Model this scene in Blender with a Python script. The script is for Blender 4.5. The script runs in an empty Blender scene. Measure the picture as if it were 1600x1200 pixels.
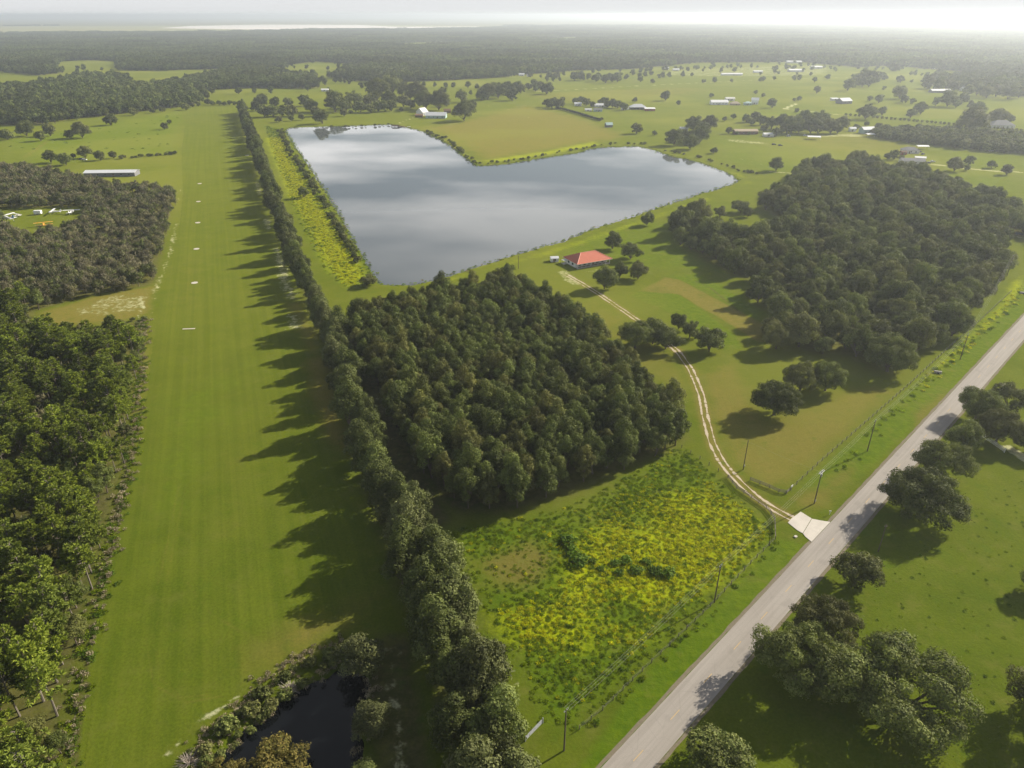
import bpy, bmesh, math, random
import numpy as np
from mathutils import Vector, Matrix

# ------------------------------------------------------------------ camera, sky, sun, exposure
S = bpy.context.scene
ROOT = S.collection
H = 120.0
PITCH = math.radians(27.5)
FPX, CX, CY = 1109.0, 800.0, 600.0            # survey constants of the 1600 x 1200 photograph

cd = bpy.data.cameras.new("camera")
cam = bpy.data.objects.new("camera", cd)
ROOT.objects.link(cam)
cd.sensor_fit = 'HORIZONTAL'
cd.sensor_width = 36.0
cd.lens = 36.0 * FPX / 1600.0
cd.clip_start = 1.0
cd.clip_end = 150000.0
cam.location = (0, 0, H)
cam.rotation_euler = (math.pi / 2 - PITCH, 0, 0)
S.camera = cam

SUN_AZ, SUN_EL = math.radians(58.0), math.radians(29.0)
SUN_DIR = Vector((math.sin(SUN_AZ) * math.cos(SUN_EL), math.cos(SUN_AZ) * math.cos(SUN_EL), math.sin(SUN_EL)))
SUN_STRENGTH = 4.6
SKY_STRENGTH = 0.055
HAZE_DENSITY = 0.00014
EXPOSURE = 0.88

W = bpy.data.worlds.new("World")
S.world = W
W.use_nodes = True
wn = W.node_tree
wn.nodes.clear()
def wnode(t, **kw):
    n = wn.nodes.new(t)
    for k, v in kw.items():
        setattr(n, k, v)
    return n
w_out = wnode('ShaderNodeOutputWorld')
w_bg = wnode('ShaderNodeBackground')
w_bg.inputs['Strength'].default_value = SKY_STRENGTH
w_sky = wnode('ShaderNodeTexSky', sky_type='NISHITA', sun_disc=False)
w_sky.sun_elevation = SUN_EL
w_sky.sun_rotation = SUN_AZ
w_sky.altitude = 100.0
w_sky.air_density = 1.0
w_sky.dust_density = 2.2
w_sky.ozone_density = 1.0
w_tc = wnode('ShaderNodeTexCoord')
w_sep = wnode('ShaderNodeSeparateXYZ')
wn.links.new(w_tc.outputs['Generated'], w_sep.inputs[0])
w_z = wnode('ShaderNodeMath', operation='MAXIMUM')
w_z.inputs[1].default_value = 0.03
wn.links.new(w_sep.outputs['Z'], w_z.inputs[0])
w_dx = wnode('ShaderNodeMath', operation='DIVIDE')
w_dy = wnode('ShaderNodeMath', operation='DIVIDE')
for a, b in ((w_dx, 'X'), (w_dy, 'Y')):
    wn.links.new(w_sep.outputs[b], a.inputs[0])
    wn.links.new(w_z.outputs[0], a.inputs[1])
w_cmb = wnode('ShaderNodeCombineXYZ')
wn.links.new(w_dx.outputs[0], w_cmb.inputs['X'])
wn.links.new(w_dy.outputs[0], w_cmb.inputs['Y'])
w_map = wnode('ShaderNodeMapping')
w_map.inputs['Location'].default_value = (11.0, 3.0, 0.0)
w_map.inputs['Rotation'].default_value = (0, 0, math.radians(28))
w_map.inputs['Scale'].default_value = (0.55, 0.85, 1.0)
wn.links.new(w_cmb.outputs[0], w_map.inputs['Vector'])
w_noise = wnode('ShaderNodeTexNoise')
w_noise.inputs['Scale'].default_value = 0.95
w_noise.inputs['Detail'].default_value = 5.0
w_noise.inputs['Roughness'].default_value = 0.50
wn.links.new(w_map.outputs[0], w_noise.inputs['Vector'])
w_ramp = wnode('ShaderNodeValToRGB')
w_ramp.color_ramp.elements[0].position = 0.41
w_ramp.color_ramp.elements[0].color = (0.0, 0.0, 0.0, 1)
w_ramp.color_ramp.elements[1].position = 0.62
w_ramp.color_ramp.elements[1].color = (0.85, 0.85, 0.85, 1)
wn.links.new(w_noise.outputs[0], w_ramp.inputs[0])
w_mix = wnode('ShaderNodeMix', data_type='RGBA')
wn.links.new(w_ramp.outputs[0], w_mix.inputs['Factor'])
wn.links.new(w_sky.outputs[0], w_mix.inputs['A'])
w_el = wnode('ShaderNodeMapRange', interpolation_type='SMOOTHSTEP')
wn.links.new(w_sep.outputs['Z'], w_el.inputs['Value'])
w_el.inputs['From Min'].default_value = 0.06
w_el.inputs['From Max'].default_value = 0.55
w_cc = wnode('ShaderNodeMix', data_type='RGBA')
wn.links.new(w_el.outputs[0], w_cc.inputs['Factor'])
w_cc.inputs['A'].default_value = (22.0, 21.6, 21.2, 1)
w_cc.inputs['B'].default_value = (3.6, 3.7, 4.0, 1)
wn.links.new(w_cc.outputs['Result'], w_mix.inputs['B'])
w_hz = wnode('ShaderNodeMapRange', interpolation_type='SMOOTHSTEP')
wn.links.new(w_sep.outputs['Z'], w_hz.inputs['Value'])
w_hz.inputs['From Min'].default_value = 0.015
w_hz.inputs['From Max'].default_value = 0.12
w_fin = wnode('ShaderNodeMix', data_type='RGBA')
wn.links.new(w_hz.outputs[0], w_fin.inputs['Factor'])
w_fin.inputs['A'].default_value = (7.8, 7.9, 8.0, 1)
wn.links.new(w_mix.outputs['Result'], w_fin.inputs['B'])
wn.links.new(w_fin.outputs['Result'], w_bg.inputs['Color'])
wn.links.new(w_bg.outputs[0], w_out.inputs['Surface'])

sl = bpy.data.lights.new("sun", 'SUN')
sl.energy = SUN_STRENGTH
sl.angle = math.radians(0.6)
sl.color = (1.0, 0.92, 0.78)
so = bpy.data.objects.new("sun", sl)
so.rotation_euler = SUN_DIR.to_track_quat('Z', 'Y').to_euler()
so.location = (200, 100, 300)
ROOT.objects.link(so)

S.view_settings.view_transform = 'Standard'
S.view_settings.look = 'None'
S.view_settings.exposure = EXPOSURE
S.view_settings.gamma = 1.0
S.view_settings.use_curve_mapping = False
cy = S.cycles
cy.max_bounces = 6
cy.diffuse_bounces = 2
cy.glossy_bounces = 2
cy.transmission_bounces = 3
cy.transparent_max_bounces = 4
cy.volume_bounces = 0
cy.caustics_reflective = False
cy.caustics_refractive = False

# ------------------------------------------------------------------ helpers
rng = np.random.default_rng(7)
RND = random.Random(11)
sP, cP = math.sin(PITCH), math.cos(PITCH)

def G(px, py, z=0.0):
    """ground point seen at a photo pixel (used as a survey of where things stand)"""
    u = (px - CX) / FPX
    v = (CY - py) / FPX
    t = (z - H) / (-sP + v * cP)
    return (u * t, (cP + v * sP) * t)

def GA(pts):
    return np.array([G(*p) for p in pts], dtype=float)

def depth_of(x, y, z=0.0):
    return y * cP - (z - H) * sP

def PX(x, y, z=0.0):
    d = depth_of(x, y, z)
    return CX + FPX * x / d, CY - FPX * (y * sP + (z - H) * cP) / d

def mpp(py):
    x, y = G(800, py)
    return depth_of(x, y) / FPX

def sdf(poly, X, Y):
    P = np.asarray(poly, float)
    d2 = np.full(X.shape, 1e18)
    ins = np.zeros(X.shape, bool)
    n = len(P)
    for i in range(n):
        ax, ay = P[i]
        bx, by = P[(i + 1) % n]
        ex, ey = bx - ax, by - ay
        L = ex * ex + ey * ey + 1e-12
        t = np.clip(((X - ax) * ex + (Y - ay) * ey) / L, 0, 1)
        dx, dy = X - ax - t * ex, Y - ay - t * ey
        d2 = np.minimum(d2, dx * dx + dy * dy)
        c = ((ay <= Y) & (by > Y)) | ((by <= Y) & (ay > Y))
        with np.errstate(divide='ignore', invalid='ignore'):
            xi = ax + (Y - ay) / (by - ay if by != ay else 1e-9) * ex
        ins ^= c & (X < xi)
    d = np.sqrt(d2)
    return np.where(ins, -d, d)

def sdf_line(line, X, Y):
    P = np.asarray(line, float)
    d2 = np.full(X.shape, 1e18)
    for i in range(len(P) - 1):
        ax, ay = P[i]
        bx, by = P[i + 1]
        ex, ey = bx - ax, by - ay
        t = np.clip(((X - ax) * ex + (Y - ay) * ey) / (ex * ex + ey * ey + 1e-12), 0, 1)
        dx, dy = X - ax - t * ex, Y - ay - t * ey
        d2 = np.minimum(d2, dx * dx + dy * dy)
    return np.sqrt(d2)

def masked(fn, poly, X, Y, margin):
    """soft mask evaluated only near the feature"""
    P = np.asarray(poly, float)
    out = np.zeros(X.shape)
    sel = (X > P[:, 0].min() - margin) & (X < P[:, 0].max() + margin) & (Y > P[:, 1].min() - margin) & (Y < P[:, 1].max() + margin)
    if sel.any():
        out[sel] = fn(P, X[sel], Y[sel])
    return out

def mesh_q(name, V, Q, mats, midx=None, smooth=False, tone=None):
    me = bpy.data.meshes.new(name)
    V = np.asarray(V, np.float32)
    Q = np.asarray(Q, np.int32)
    k = Q.shape[1]
    me.vertices.add(len(V))
    me.vertices.foreach_set('co', V.ravel())
    me.loops.add(Q.size)
    me.loops.foreach_set('vertex_index', Q.ravel())
    me.polygons.add(len(Q))
    me.polygons.foreach_set('loop_start', np.arange(0, Q.size, k, dtype=np.int32))
    me.polygons.foreach_set('loop_total', np.full(len(Q), k, np.int32))
    for m in mats:
        me.materials.append(m)
    if midx is not None:
        me.polygons.foreach_set('material_index', np.asarray(midx, np.int32))
    me.polygons.foreach_set('use_smooth', np.full(len(Q), smooth))
    if tone is not None:
        a = me.attributes.new('tone', 'FLOAT', 'FACE')
        a.data.foreach_set('value', np.asarray(tone, np.float32))
    me.update()
    me.validate()
    return me

def link(name, me, parent=None, loc=None, rot=None, kind=None):
    o = bpy.data.objects.new(name, me)
    ROOT.objects.link(o)
    if loc is not None:
        o.location = loc
    if rot is not None:
        o.rotation_euler = rot
    if parent is not None:
        o.parent = parent
    if kind:
        o['kind'] = kind
    return o

def tag(o, label, cat, group=None):
    o['label'] = label
    o['category'] = cat
    if group:
        o['group'] = group
    return o

def thing(name, label, cat, loc, rz=0.0, group=None):
    o = bpy.data.objects.new(name, None)
    o.empty_display_size = 0.5
    o.location = loc
    o.rotation_euler = (0, 0, rz)
    ROOT.objects.link(o)
    return tag(o, label, cat, group)

class B:
    """collects polygons for one mesh"""
    def __init__(s):
        s.bm = bmesh.new()
    def box(s, c, d, rz=0.0, bevel=0.0):
        M = Matrix.Translation(c) @ Matrix.Rotation(rz, 4, 'Z') @ Matrix.Diagonal((d[0], d[1], d[2], 1))
        r = bmesh.ops.create_cube(s.bm, size=1.0, matrix=M)
        if bevel:
            es = list({e for v in r['verts'] for e in v.link_edges})
            bmesh.ops.bevel(s.bm, geom=es, offset=bevel, segments=1, affect='EDGES', clamp_overlap=True)
        return s
    def tube(s, pts, rad, n=6, cap=True):
        pts = [Vector(p) for p in pts]
        rings = []
        for i, p in enumerate(pts):
            a = pts[min(i + 1, len(pts) - 1)] - pts[max(i - 1, 0)]
            a.normalize()
            ref = Vector((0, 0, 1)) if abs(a.z) < 0.9 else Vector((1, 0, 0))
            u = a.cross(ref).normalized()
            v = a.cross(u)
            r = rad[i] if isinstance(rad, (list, tuple)) else rad
            rings.append([s.bm.verts.new(p + u * r * math.cos(2 * math.pi * k / n) + v * r * math.sin(2 * math.pi * k / n)) for k in range(n)])
        for a, b in zip(rings, rings[1:]):
            for k in range(n):
                s.bm.faces.new((a[k], a[(k + 1) % n], b[(k + 1) % n], b[k]))
        if cap:
            s.bm.faces.new(rings[0][::-1])
            s.bm.faces.new(rings[-1])
        return s
    def poly(s, pts):
        s.bm.faces.new([s.bm.verts.new(p) for p in pts])
        return s
    def loft(s, rings, cap=True):
        R = [[s.bm.verts.new(p) for p in r] for r in rings]
        n = len(R[0])
        for a, b in zip(R, R[1:]):
            for k in range(n):
                s.bm.faces.new((a[k], a[(k + 1) % n], b[(k + 1) % n], b[k]))
        if cap:
            s.bm.faces.new(R[0][::-1])
            s.bm.faces.new(R[-1])
        return s
    def mesh(s, name, mat, smooth=False):
        bmesh.ops.recalc_face_normals(s.bm, faces=s.bm.faces)
        me = bpy.data.meshes.new(name)
        s.bm.to_mesh(me)
        s.bm.free()
        me.materials.append(mat)
        if smooth:
            for p in me.polygons:
                p.use_smooth = True
        return me
    def part(s, name, mat, parent, loc=None, rot=None, smooth=False):
        return link(name, s.mesh(name, mat, smooth), parent, loc, rot)

# ------------------------------------------------------------------ materials
class NT:
    def __init__(s, name):
        s.m = bpy.data.materials.new(name)
        s.m.use_nodes = True
        s.t = s.m.node_tree
        s.t.nodes.clear()
        s.out = s.t.nodes.new('ShaderNodeOutputMaterial')
    def n(s, t, **kw):
        x = s.t.nodes.new(t)
        for k, v in kw.items():
            setattr(x, k, v)
        return x
    def l(s, a, b):
        s.t.links.new(a, b)
    def val(s, node, key, v):
        if hasattr(v, 'links') or isinstance(v, bpy.types.NodeSocket):
            s.l(v, node.inputs[key])
        else:
            node.inputs[key].default_value = v
    def math(s, op, a, b=0.0, clamp=False):
        x = s.n('ShaderNodeMath', operation=op, use_clamp=clamp)
        s.val(x, 0, a)
        s.val(x, 1, b)
        return x.outputs[0]
    def mix(s, f, a, b, mode='MIX'):
        x = s.n('ShaderNodeMix', data_type='RGBA', blend_type=mode)
        s.val(x, 'Factor', f)
        for k, v in (('A', a), ('B', b)):
            if isinstance(v, tuple) and len(v) == 3:
                v = v + (1,)
            s.val(x, k, v)
        return x.outputs['Result']
    def noise(s, vec, scale, detail=3.0, rough=0.55):
        x = s.n('ShaderNodeTexNoise')
        s.l(vec, x.inputs['Vector'])
        x.inputs['Scale'].default_value = scale
        x.inputs['Detail'].default_value = detail
        x.inputs['Roughness'].default_value = rough
        return x.outputs[0]
    def step(s, v, lo, hi):
        x = s.n('ShaderNodeMapRange', interpolation_type='SMOOTHSTEP')
        s.val(x, 'Value', v)
        x.inputs['From Min'].default_value = lo
        x.inputs['From Max'].default_value = hi
        return x.outputs[0]
    def coord(s):
        return s.n('ShaderNodeTexCoord').outputs['Object']
    def bsdf(s, col, rough=0.9, spec=0.2, normal=None, metal=0.0):
        x = s.n('ShaderNodeBsdfPrincipled')
        s.val(x, 'Base Color', col + (1,) if isinstance(col, tuple) else col)
        s.val(x, 'Roughness', rough)
        x.inputs['Specular IOR Level'].default_value = spec
        x.inputs['Metallic'].default_value = metal
        if normal is not None:
            s.l(normal, x.inputs['Normal'])
        return x.outputs[0]
    def bump(s, h, strength, dist):
        x = s.n('ShaderNodeBump')
        s.l(h, x.inputs['Height'])
        x.inputs['Strength'].default_value = strength
        x.inputs['Distance'].default_value = dist
        return x.outputs[0]
    def done(s, sh):
        s.l(sh, s.out.inputs['Surface'])
        return s.m

def plain(name, col, rough=0.7, spec=0.3, var=0.12, scale=1.5, metal=0.0):
    t = NT(name)
    v = t.coord()
    f = t.noise(v, scale, 4)
    c = t.mix(f, tuple(x * (1 - var) for x in col), tuple(min(1, x * (1 + var)) for x in col))
    return t.done(t.bsdf(c, rough, spec, metal=metal))

def grass_mat(name, stripes):
    t = NT(name)
    v = t.coord()
    A = t.n('ShaderNodeVertexColor', layer_name='gA')
    Bn = t.n('ShaderNodeVertexColor', layer_name='gB')
    sa = t.n('ShaderNodeSeparateColor')
    sb = t.n('ShaderNodeSeparateColor')
    t.l(A.outputs['Color'], sa.inputs[0])
    t.l(Bn.outputs['Color'], sb.inputs[0])
    dry, yel, sand = sa.outputs
    lit, lush, rough = sb.outputs
    n_big = t.noise(v, 0.012, 4)
    n_mid = t.noise(v, 0.07, 5, 0.6)
    n_sm = t.noise(v, 0.45, 5, 0.65)
    n_fine = t.noise(v, 1.7, 4, 0.7)
    def brk(m, amt=0.9):
        """mask broken up by noise"""
        a = t.math('ADD', m, t.math('MULTIPLY', t.math('SUBTRACT', t.math('ADD', t.math('MULTIPLY', n_mid, 0.55), t.math('MULTIPLY', n_sm, 0.45)), 0.5), amt))
        return t.step(a, 0.22, 0.80)
    c = t.mix(t.step(n_mid, 0.3, 0.7), (0.076, 0.098, 0.008), (0.102, 0.120, 0.012))
    c = t.mix(t.step(n_big, 0.35, 0.65), c, t.mix(0.45, c, (0.125, 0.125, 0.018)))
    c = t.mix(brk(lush), c, t.mix(t.step(n_sm, 0.3, 0.7), (0.074, 0.116, 0.006), (0.122, 0.158, 0.009)))
    dmask = brk(dry, 1.1)
    c = t.mix(dmask, c, t.mix(t.step(n_sm, 0.3, 0.7), (0.200, 0.140, 0.048), (0.150, 0.120, 0.032)))
    c = t.mix(t.math('MULTIPLY', brk(yel, 0.95), 0.95), c, t.mix(t.step(n_fine, 0.35, 0.65), (0.24, 0.255, 0.005), (0.48, 0.46, 0.007)))
    # rough growth: darker and lighter clumps
    cl = t.step(n_fine, 0.35, 0.7)
    c = t.mix(t.math('MULTIPLY', rough, t.math('MULTIPLY', cl, 0.6)), c, (0.045, 0.075, 0.010))
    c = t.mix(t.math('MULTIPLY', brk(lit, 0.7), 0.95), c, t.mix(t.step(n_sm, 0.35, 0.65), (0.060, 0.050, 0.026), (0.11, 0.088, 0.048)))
    sm = t.step(t.math('ADD', sand, t.math('MULTIPLY', t.math('SUBTRACT', t.math('ADD', t.math('MULTIPLY', n_sm, 0.6), t.math('MULTIPLY', n_mid, 0.4)), 0.5), 1.6)), 0.35, 0.62)
    c = t.mix(t.math('MULTIPLY', sm, t.step(sand, 0.02, 0.15)), c, t.mix(n_fine, (0.40, 0.33, 0.25), (0.62, 0.55, 0.45)))
    if stripes:
        mp = t.n('ShaderNodeMapping')
        mp.inputs['Rotation'].default_value = (0, 0, -math.atan(0.384))
        t.l(v, mp.inputs['Vector'])
        sx = t.n('ShaderNodeSeparateXYZ')
        t.l(mp.outputs[0], sx.inputs[0])
        cmb = t.n('ShaderNodeCombineXYZ')
        t.l(sx.outputs['X'], cmb.inputs['X'])
        t.l(t.math('MULTIPLY', sx.outputs['Y'], 0.012), cmb.inputs['Y'])
        st = t.noise(cmb.outputs[0], 0.42, 3, 0.6)
        c = t.mix(t.step(st, 0.32, 0.68), t.mix(0.20, c, (0.045, 0.075, 0.008)), t.mix(0.14, c, (0.20, 0.19, 0.035)))
    sp = t.step(n_fine, 0.2, 0.8)
    c = t.mix(0.7, c, t.mix(sp, (0.50, 0.50, 0.50), (1.0, 1.0, 1.0)), 'MULTIPLY')
    n_pat = t.noise(v, 0.16, 5, 0.7)
    c = t.mix(t.math('MULTIPLY', t.step(n_pat, 0.50, 0.72), 0.36 if stripes else 0.60), c, (0.120, 0.112, 0.030))
    c = t.mix(t.math('MULTIPLY', t.step(n_pat, 0.46, 0.30), 0.30 if stripes else 0.5), c, (0.050, 0.085, 0.008))
    if not stripes:
        fld = t.noise(v, 0.0045, 3, 0.5)
        c = t.mix(t.math('MULTIPLY', t.step(fld, 0.48, 0.62), 0.45), c, (0.165, 0.150, 0.034))
    c = t.mix(1.0, c, (1.00, 1.14, 0.85), 'MULTIPLY')
    hgt = t.math('ADD', t.math('MULTIPLY', n_fine, 0.35), t.math('MULTIPLY', n_sm, t.math('ADD', 0.25, rough)))
    nr = t.bump(hgt, 0.45 if not stripes else 0.22, 0.5)
    sh = t.bsdf(c, 0.95, 0.0, nr)
    pn = sh.node
    pn.inputs['Sheen Weight'].default_value = 0.15
    pn.inputs['Sheen Roughness'].default_value = 0.45
    pn.inputs['Sheen Tint'].default_value = (0.88, 0.88, 0.10, 1)
    return t.done(sh)

def leaf_mat(name, c1, c2, c3=None, transl=0.20, tree_var=0.30, spec=0.08, tone=False, patch=False, c3r=(0.45, 1.0, 0.6)):
    t = NT(name)
    g = t.n('ShaderNodeNewGeometry')
    oi = t.n('ShaderNodeObjectInfo')
    c = t.mix(g.outputs['Random Per Island'], c1, c2)
    if c3 is not None:
        c = t.mix(t.math('MULTIPLY', t.step(oi.outputs['Random'], c3r[0], c3r[1]), c3r[2]), c, c3)
    r2 = t.math('FRACT', t.math('MULTIPLY', oi.outputs['Random'], 17.3))
    k = t.math('ADD', 1.0 - tree_var, t.math('MULTIPLY', r2, 2 * tree_var))
    if tone:
        k = t.math('MULTIPLY', k, t.n('ShaderNodeAttribute', attribute_name='tone').outputs['Fac'])
    if patch:
        k = t.math('MULTIPLY', k, t.math('ADD', 0.62, t.math('MULTIPLY', t.step(t.noise(oi.outputs['Location'], 0.0022, 4, 0.6), 0.3, 0.7), 0.76)))
    cc = t.n('ShaderNodeCombineColor')
    for i in range(3):
        t.l(k, cc.inputs[i])
    c = t.mix(1.0, c, cc.outputs[0], 'MULTIPLY')
    p = t.bsdf(c, 0.55, spec)
    tr = t.n('ShaderNodeBsdfTranslucent')
    t.l(t.mix(1.0, c, (1.2, 1.25, 0.6), 'MULTIPLY'), tr.inputs['Color'])
    mx = t.n('ShaderNodeMixShader')
    mx.inputs[0].default_value = transl
    t.l(p, mx.inputs[1])
    t.l(tr.outputs[0], mx.inputs[2])
    return t.done(mx.outputs[0])

M = {}
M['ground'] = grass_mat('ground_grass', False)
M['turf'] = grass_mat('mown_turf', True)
M['oak'] = leaf_mat('oak_leaves', (0.082, 0.108, 0.025), (0.170, 0.183, 0.053), (0.156, 0.148, 0.055), tone=True)
M['hard'] = leaf_mat('hardwood_leaves', (0.079, 0.106, 0.024), (0.157, 0.180, 0.047), (0.164, 0.147, 0.044), tree_var=0.30, tone=True)
M['wind'] = leaf_mat('windbreak_leaves', (0.071, 0.093, 0.022), (0.139, 0.159, 0.046), (0.126, 0.128, 0.057), tree_var=0.3, tone=True)
M['pine'] = leaf_mat('pine_needles', (0.116, 0.160, 0.018), (0.216, 0.247, 0.030), (0.107, 0.135, 0.032), tree_var=0.35, tone=True)
M['scrub'] = leaf_mat('scrub_leaves', (0.072, 0.096, 0.022), (0.140, 0.155, 0.046), (0.185, 0.165, 0.092), tree_var=0.34, tone=True, c3r=(0.45, 0.75, 0.8))
M['far'] = leaf_mat('far_leaves', (0.065, 0.088, 0.021), (0.118, 0.139, 0.038), (0.103, 0.109, 0.033), tree_var=0.3, spec=0.02, tone=True, patch=True)
M['weed'] = leaf_mat('weed_leaves', (0.125, 0.185, 0.006), (0.220, 0.275, 0.012), None, 0.42)
M['weed_dark'] = leaf_mat('dark_weed_leaves', (0.065, 0.124, 0.010), (0.124, 0.189, 0.018), None, 0.3)
M['flower'] = leaf_mat('yellow_flowers', (0.45, 0.46, 0.008), (0.64, 0.62, 0.008), None, 0.3)
M['weed_yel'] = leaf_mat('yellowing_weeds', (0.290, 0.310, 0.006), (0.470, 0.450, 0.010), None, 0.42)
M['reed'] = leaf_mat('dry_reeds', (0.20, 0.165, 0.10), (0.34, 0.29, 0.20), None, 0.2)
M['willow'] = leaf_mat('willow_leaves', (0.085, 0.085, 0.020), (0.185, 0.145, 0.040), None, 0.25, tone=True)
M['twig'] = plain('bare_twigs', (0.25, 0.22, 0.145), 0.9, 0.1, 0.3, 0.6)
M['bark'] = plain('tree_bark', (0.13, 0.105, 0.085), 0.95, 0.1, 0.35, 1.2)
M['pale_bark'] = plain('pale_bark', (0.19, 0.165, 0.135), 0.95, 0.1, 0.3, 1.2)

def water_mat(name, base, bump):
    t = NT(name)
    v = t.coord()
    mp = t.n('ShaderNodeMapping')
    mp.inputs['Scale'].default_value = (1.0, 0.45, 1.0)
    t.l(v, mp.inputs['Vector'])
    n1 = t.noise(mp.outputs[0], 0.35, 4, 0.6)
    n2 = t.noise(v, 0.011, 3, 0.5)
    nr = t.bump(n1, bump, 0.12)
    rg = t.math('ADD', 0.004, t.math('MULTIPLY', t.step(n2, 0.45, 0.65), 0.02))
    x = t.n('ShaderNodeBsdfPrincipled')
    x.inputs['Base Color'].default_value = base + (1,)
    x.inputs['IOR'].default_value = 1.333
    t.l(rg, x.inputs['Roughness'])
    t.l(nr, x.inputs['Normal'])
    return t.done(x.outputs[0])
M['lake'] = water_mat('pond_water', (0.100, 0.112, 0.116), 0.025)
M['tannin'] = water_mat('tannin_water', (0.004, 0.005, 0.006), 0.02)

def road_mat():
    t = NT('worn_asphalt')
    v = t.coord()
    mp = t.n('ShaderNodeMapping')
    mp.inputs['Rotation'].default_value = (0, 0, math.radians(44.75))     # across-road axis onto X
    t.l(v, mp.inputs['Vector'])
    sx = t.n('ShaderNodeSeparateXYZ')
    t.l(mp.outputs[0], sx.inputs[0])
    cmb = t.n('ShaderNodeCombineXYZ')
    t.l(sx.outputs['X'], cmb.inputs['X'])
    t.l(t.math('MULTIPLY', sx.outputs['Y'], 0.03), cmb.inputs['Y'])
    lane = t.noise(cmb.outputs[0], 1.1, 3)
    f = t.noise(v, 2.5, 4)
    big = t.noise(v, 0.05, 3)
    c = t.mix(t.step(lane, 0.3, 0.7), (0.25, 0.225, 0.195), (0.33, 0.30, 0.265))
    c = t.mix(t.math('MULTIPLY', f, 0.35), c, (0.20, 0.18, 0.16))
    c = t.mix(t.math('MULTIPLY', big, 0.4), c, (0.36, 0.33, 0.29))
    vo = t.n('ShaderNodeTexVoronoi', feature='DISTANCE_TO_EDGE')
    t.l(v, vo.inputs['Vector'])
    vo.inputs['Scale'].default_value = 0.23
    c = t.mix(t.math('MULTIPLY', t.step(vo.outputs['Distance'], 0.02, 0.0), 0.12), c, (0.12, 0.11, 0.10))
    c = t.mix(t.math('MULTIPLY', t.step(t.noise(v, 0.16, 2), 0.60, 0.70), 0.22), c, (0.17, 0.155, 0.14))
    return t.done(t.bsdf(c, 0.9, 0.2))
M['road'] = road_mat()
M['concrete'] = plain('pale_concrete', (0.52, 0.48, 0.42), 0.85, 0.1, 0.20, 0.45)
M['paint_yellow'] = plain('faded_yellow_paint', (0.48, 0.34, 0.16), 0.8, 0.2, 0.2, 2.0)
M['sand'] = plain('white_sand', (0.46, 0.39, 0.29), 0.95, 0.0, 0.30, 0.7)
M['gypsum'] = plain('white_sand_flats', (0.86, 0.80, 0.73), 0.95, 0.0, 0.12, 0.004)
M['white'] = plain('white_paint', (0.78, 0.78, 0.77), 0.5, 0.35, 0.06, 1.0)
M['offwhite'] = plain('offwhite_siding', (0.68, 0.66, 0.61), 0.7, 0.3, 0.08, 0.8)
M['red_roof'] = plain('red_metal_roof', (0.46, 0.120, 0.062), 0.55, 0.4, 0.10, 0.5)
M['grey_roof'] = plain('grey_shingles', (0.20, 0.20, 0.205), 0.8, 0.2, 0.15, 0.5)
M['tin'] = plain('pale_tin_roof', (0.62, 0.63, 0.64), 0.5, 0.4, 0.10, 0.3)
M['tan'] = plain('tan_siding', (0.42, 0.34, 0.24), 0.8, 0.2, 0.12, 0.5)
M['brown'] = plain('brown_boards', (0.17, 0.105, 0.065), 0.85, 0.2, 0.2, 0.8)
M['redshed'] = plain('barn_red_boards', (0.25, 0.07, 0.05), 0.8, 0.2, 0.15, 0.8)
M['teal'] = plain('pale_teal_siding', (0.36, 0.48, 0.46), 0.7, 0.3, 0.1, 0.8)
M['glass'] = plain('window_glass', (0.045, 0.055, 0.065), 0.15, 0.6, 0.1, 1.0)
M['wood'] = plain('weathered_wood', (0.20, 0.175, 0.15), 0.9, 0.15, 0.2, 2.0)
M['pole'] = plain('pole_wood', (0.125, 0.10, 0.08), 0.9, 0.15, 0.25, 1.5)
M['steel'] = plain('galvanised_steel', (0.46, 0.47, 0.48), 0.45, 0.5, 0.1, 1.0, 0.4)
M['wire'] = plain('wire_metal', (0.36, 0.35, 0.31), 0.45, 0.5, 0.05, 1.0, 0.3)
M['dark'] = plain('dark_rubber', (0.025, 0.025, 0.027), 0.8, 0.3, 0.1, 1.0)
M['carpaint_dark'] = plain('dark_car_paint', (0.03, 0.035, 0.045), 0.25, 0.6, 0.1, 1.0)
M['carpaint_white'] = plain('white_car_paint', (0.72, 0.73, 0.74), 0.3, 0.5, 0.05, 1.0)
M['orange'] = plain('orange_plane_paint', (0.62, 0.30, 0.015), 0.4, 0.5, 0.08, 1.0)
M['blue'] = plain('blue_plane_paint', (0.08, 0.22, 0.42), 0.4, 0.5, 0.08, 1.0)
M['hedge'] = leaf_mat('hedge_leaves', (0.030, 0.040, 0.014), (0.055, 0.065, 0.022), None, 0.15)

# ------------------------------------------------------------------ survey polygons (photo pixels -> ground)
POND = GA([(446, 203), (452, 199), (520, 197), (612, 194), (632, 198), (662, 205), (700, 224), (722, 242), (746, 259), (790, 256), (850, 246),
           (905, 238), (922, 232), (955, 229), (998, 228), (1022, 234), (1050, 244), (1078, 249), (1110, 259), (1140, 271), (1155, 281),
           (1140, 289), (1095, 302), (1040, 320), (980, 341), (915, 361), (880, 376), (830, 390), (760, 412), (700, 430), (655, 442),
           (615, 446), (590, 440), (572, 412), (545, 362), (515, 310), (480, 255), (455, 220)])
DPOND = GA([(250, 1260), (300, 1212), (345, 1180), (385, 1145), (430, 1105), (462, 1075), (490, 1058), (525, 1042), (560, 1046), (578, 1070),
            (572, 1110), (558, 1150), (560, 1190), (562, 1240), (566, 1300), (540, 1400), (300, 1400)])
CENTER = GA([(544, 514), (582, 498), (640, 487), (700, 472), (745, 462), (790, 450), (850, 478), (938, 545), (1012, 618), (1074, 684), (1048, 702), (985, 730),
             (900, 772), (800, 800), (720, 800), (684, 785), (638, 705), (598, 620), (562, 560)])
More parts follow.
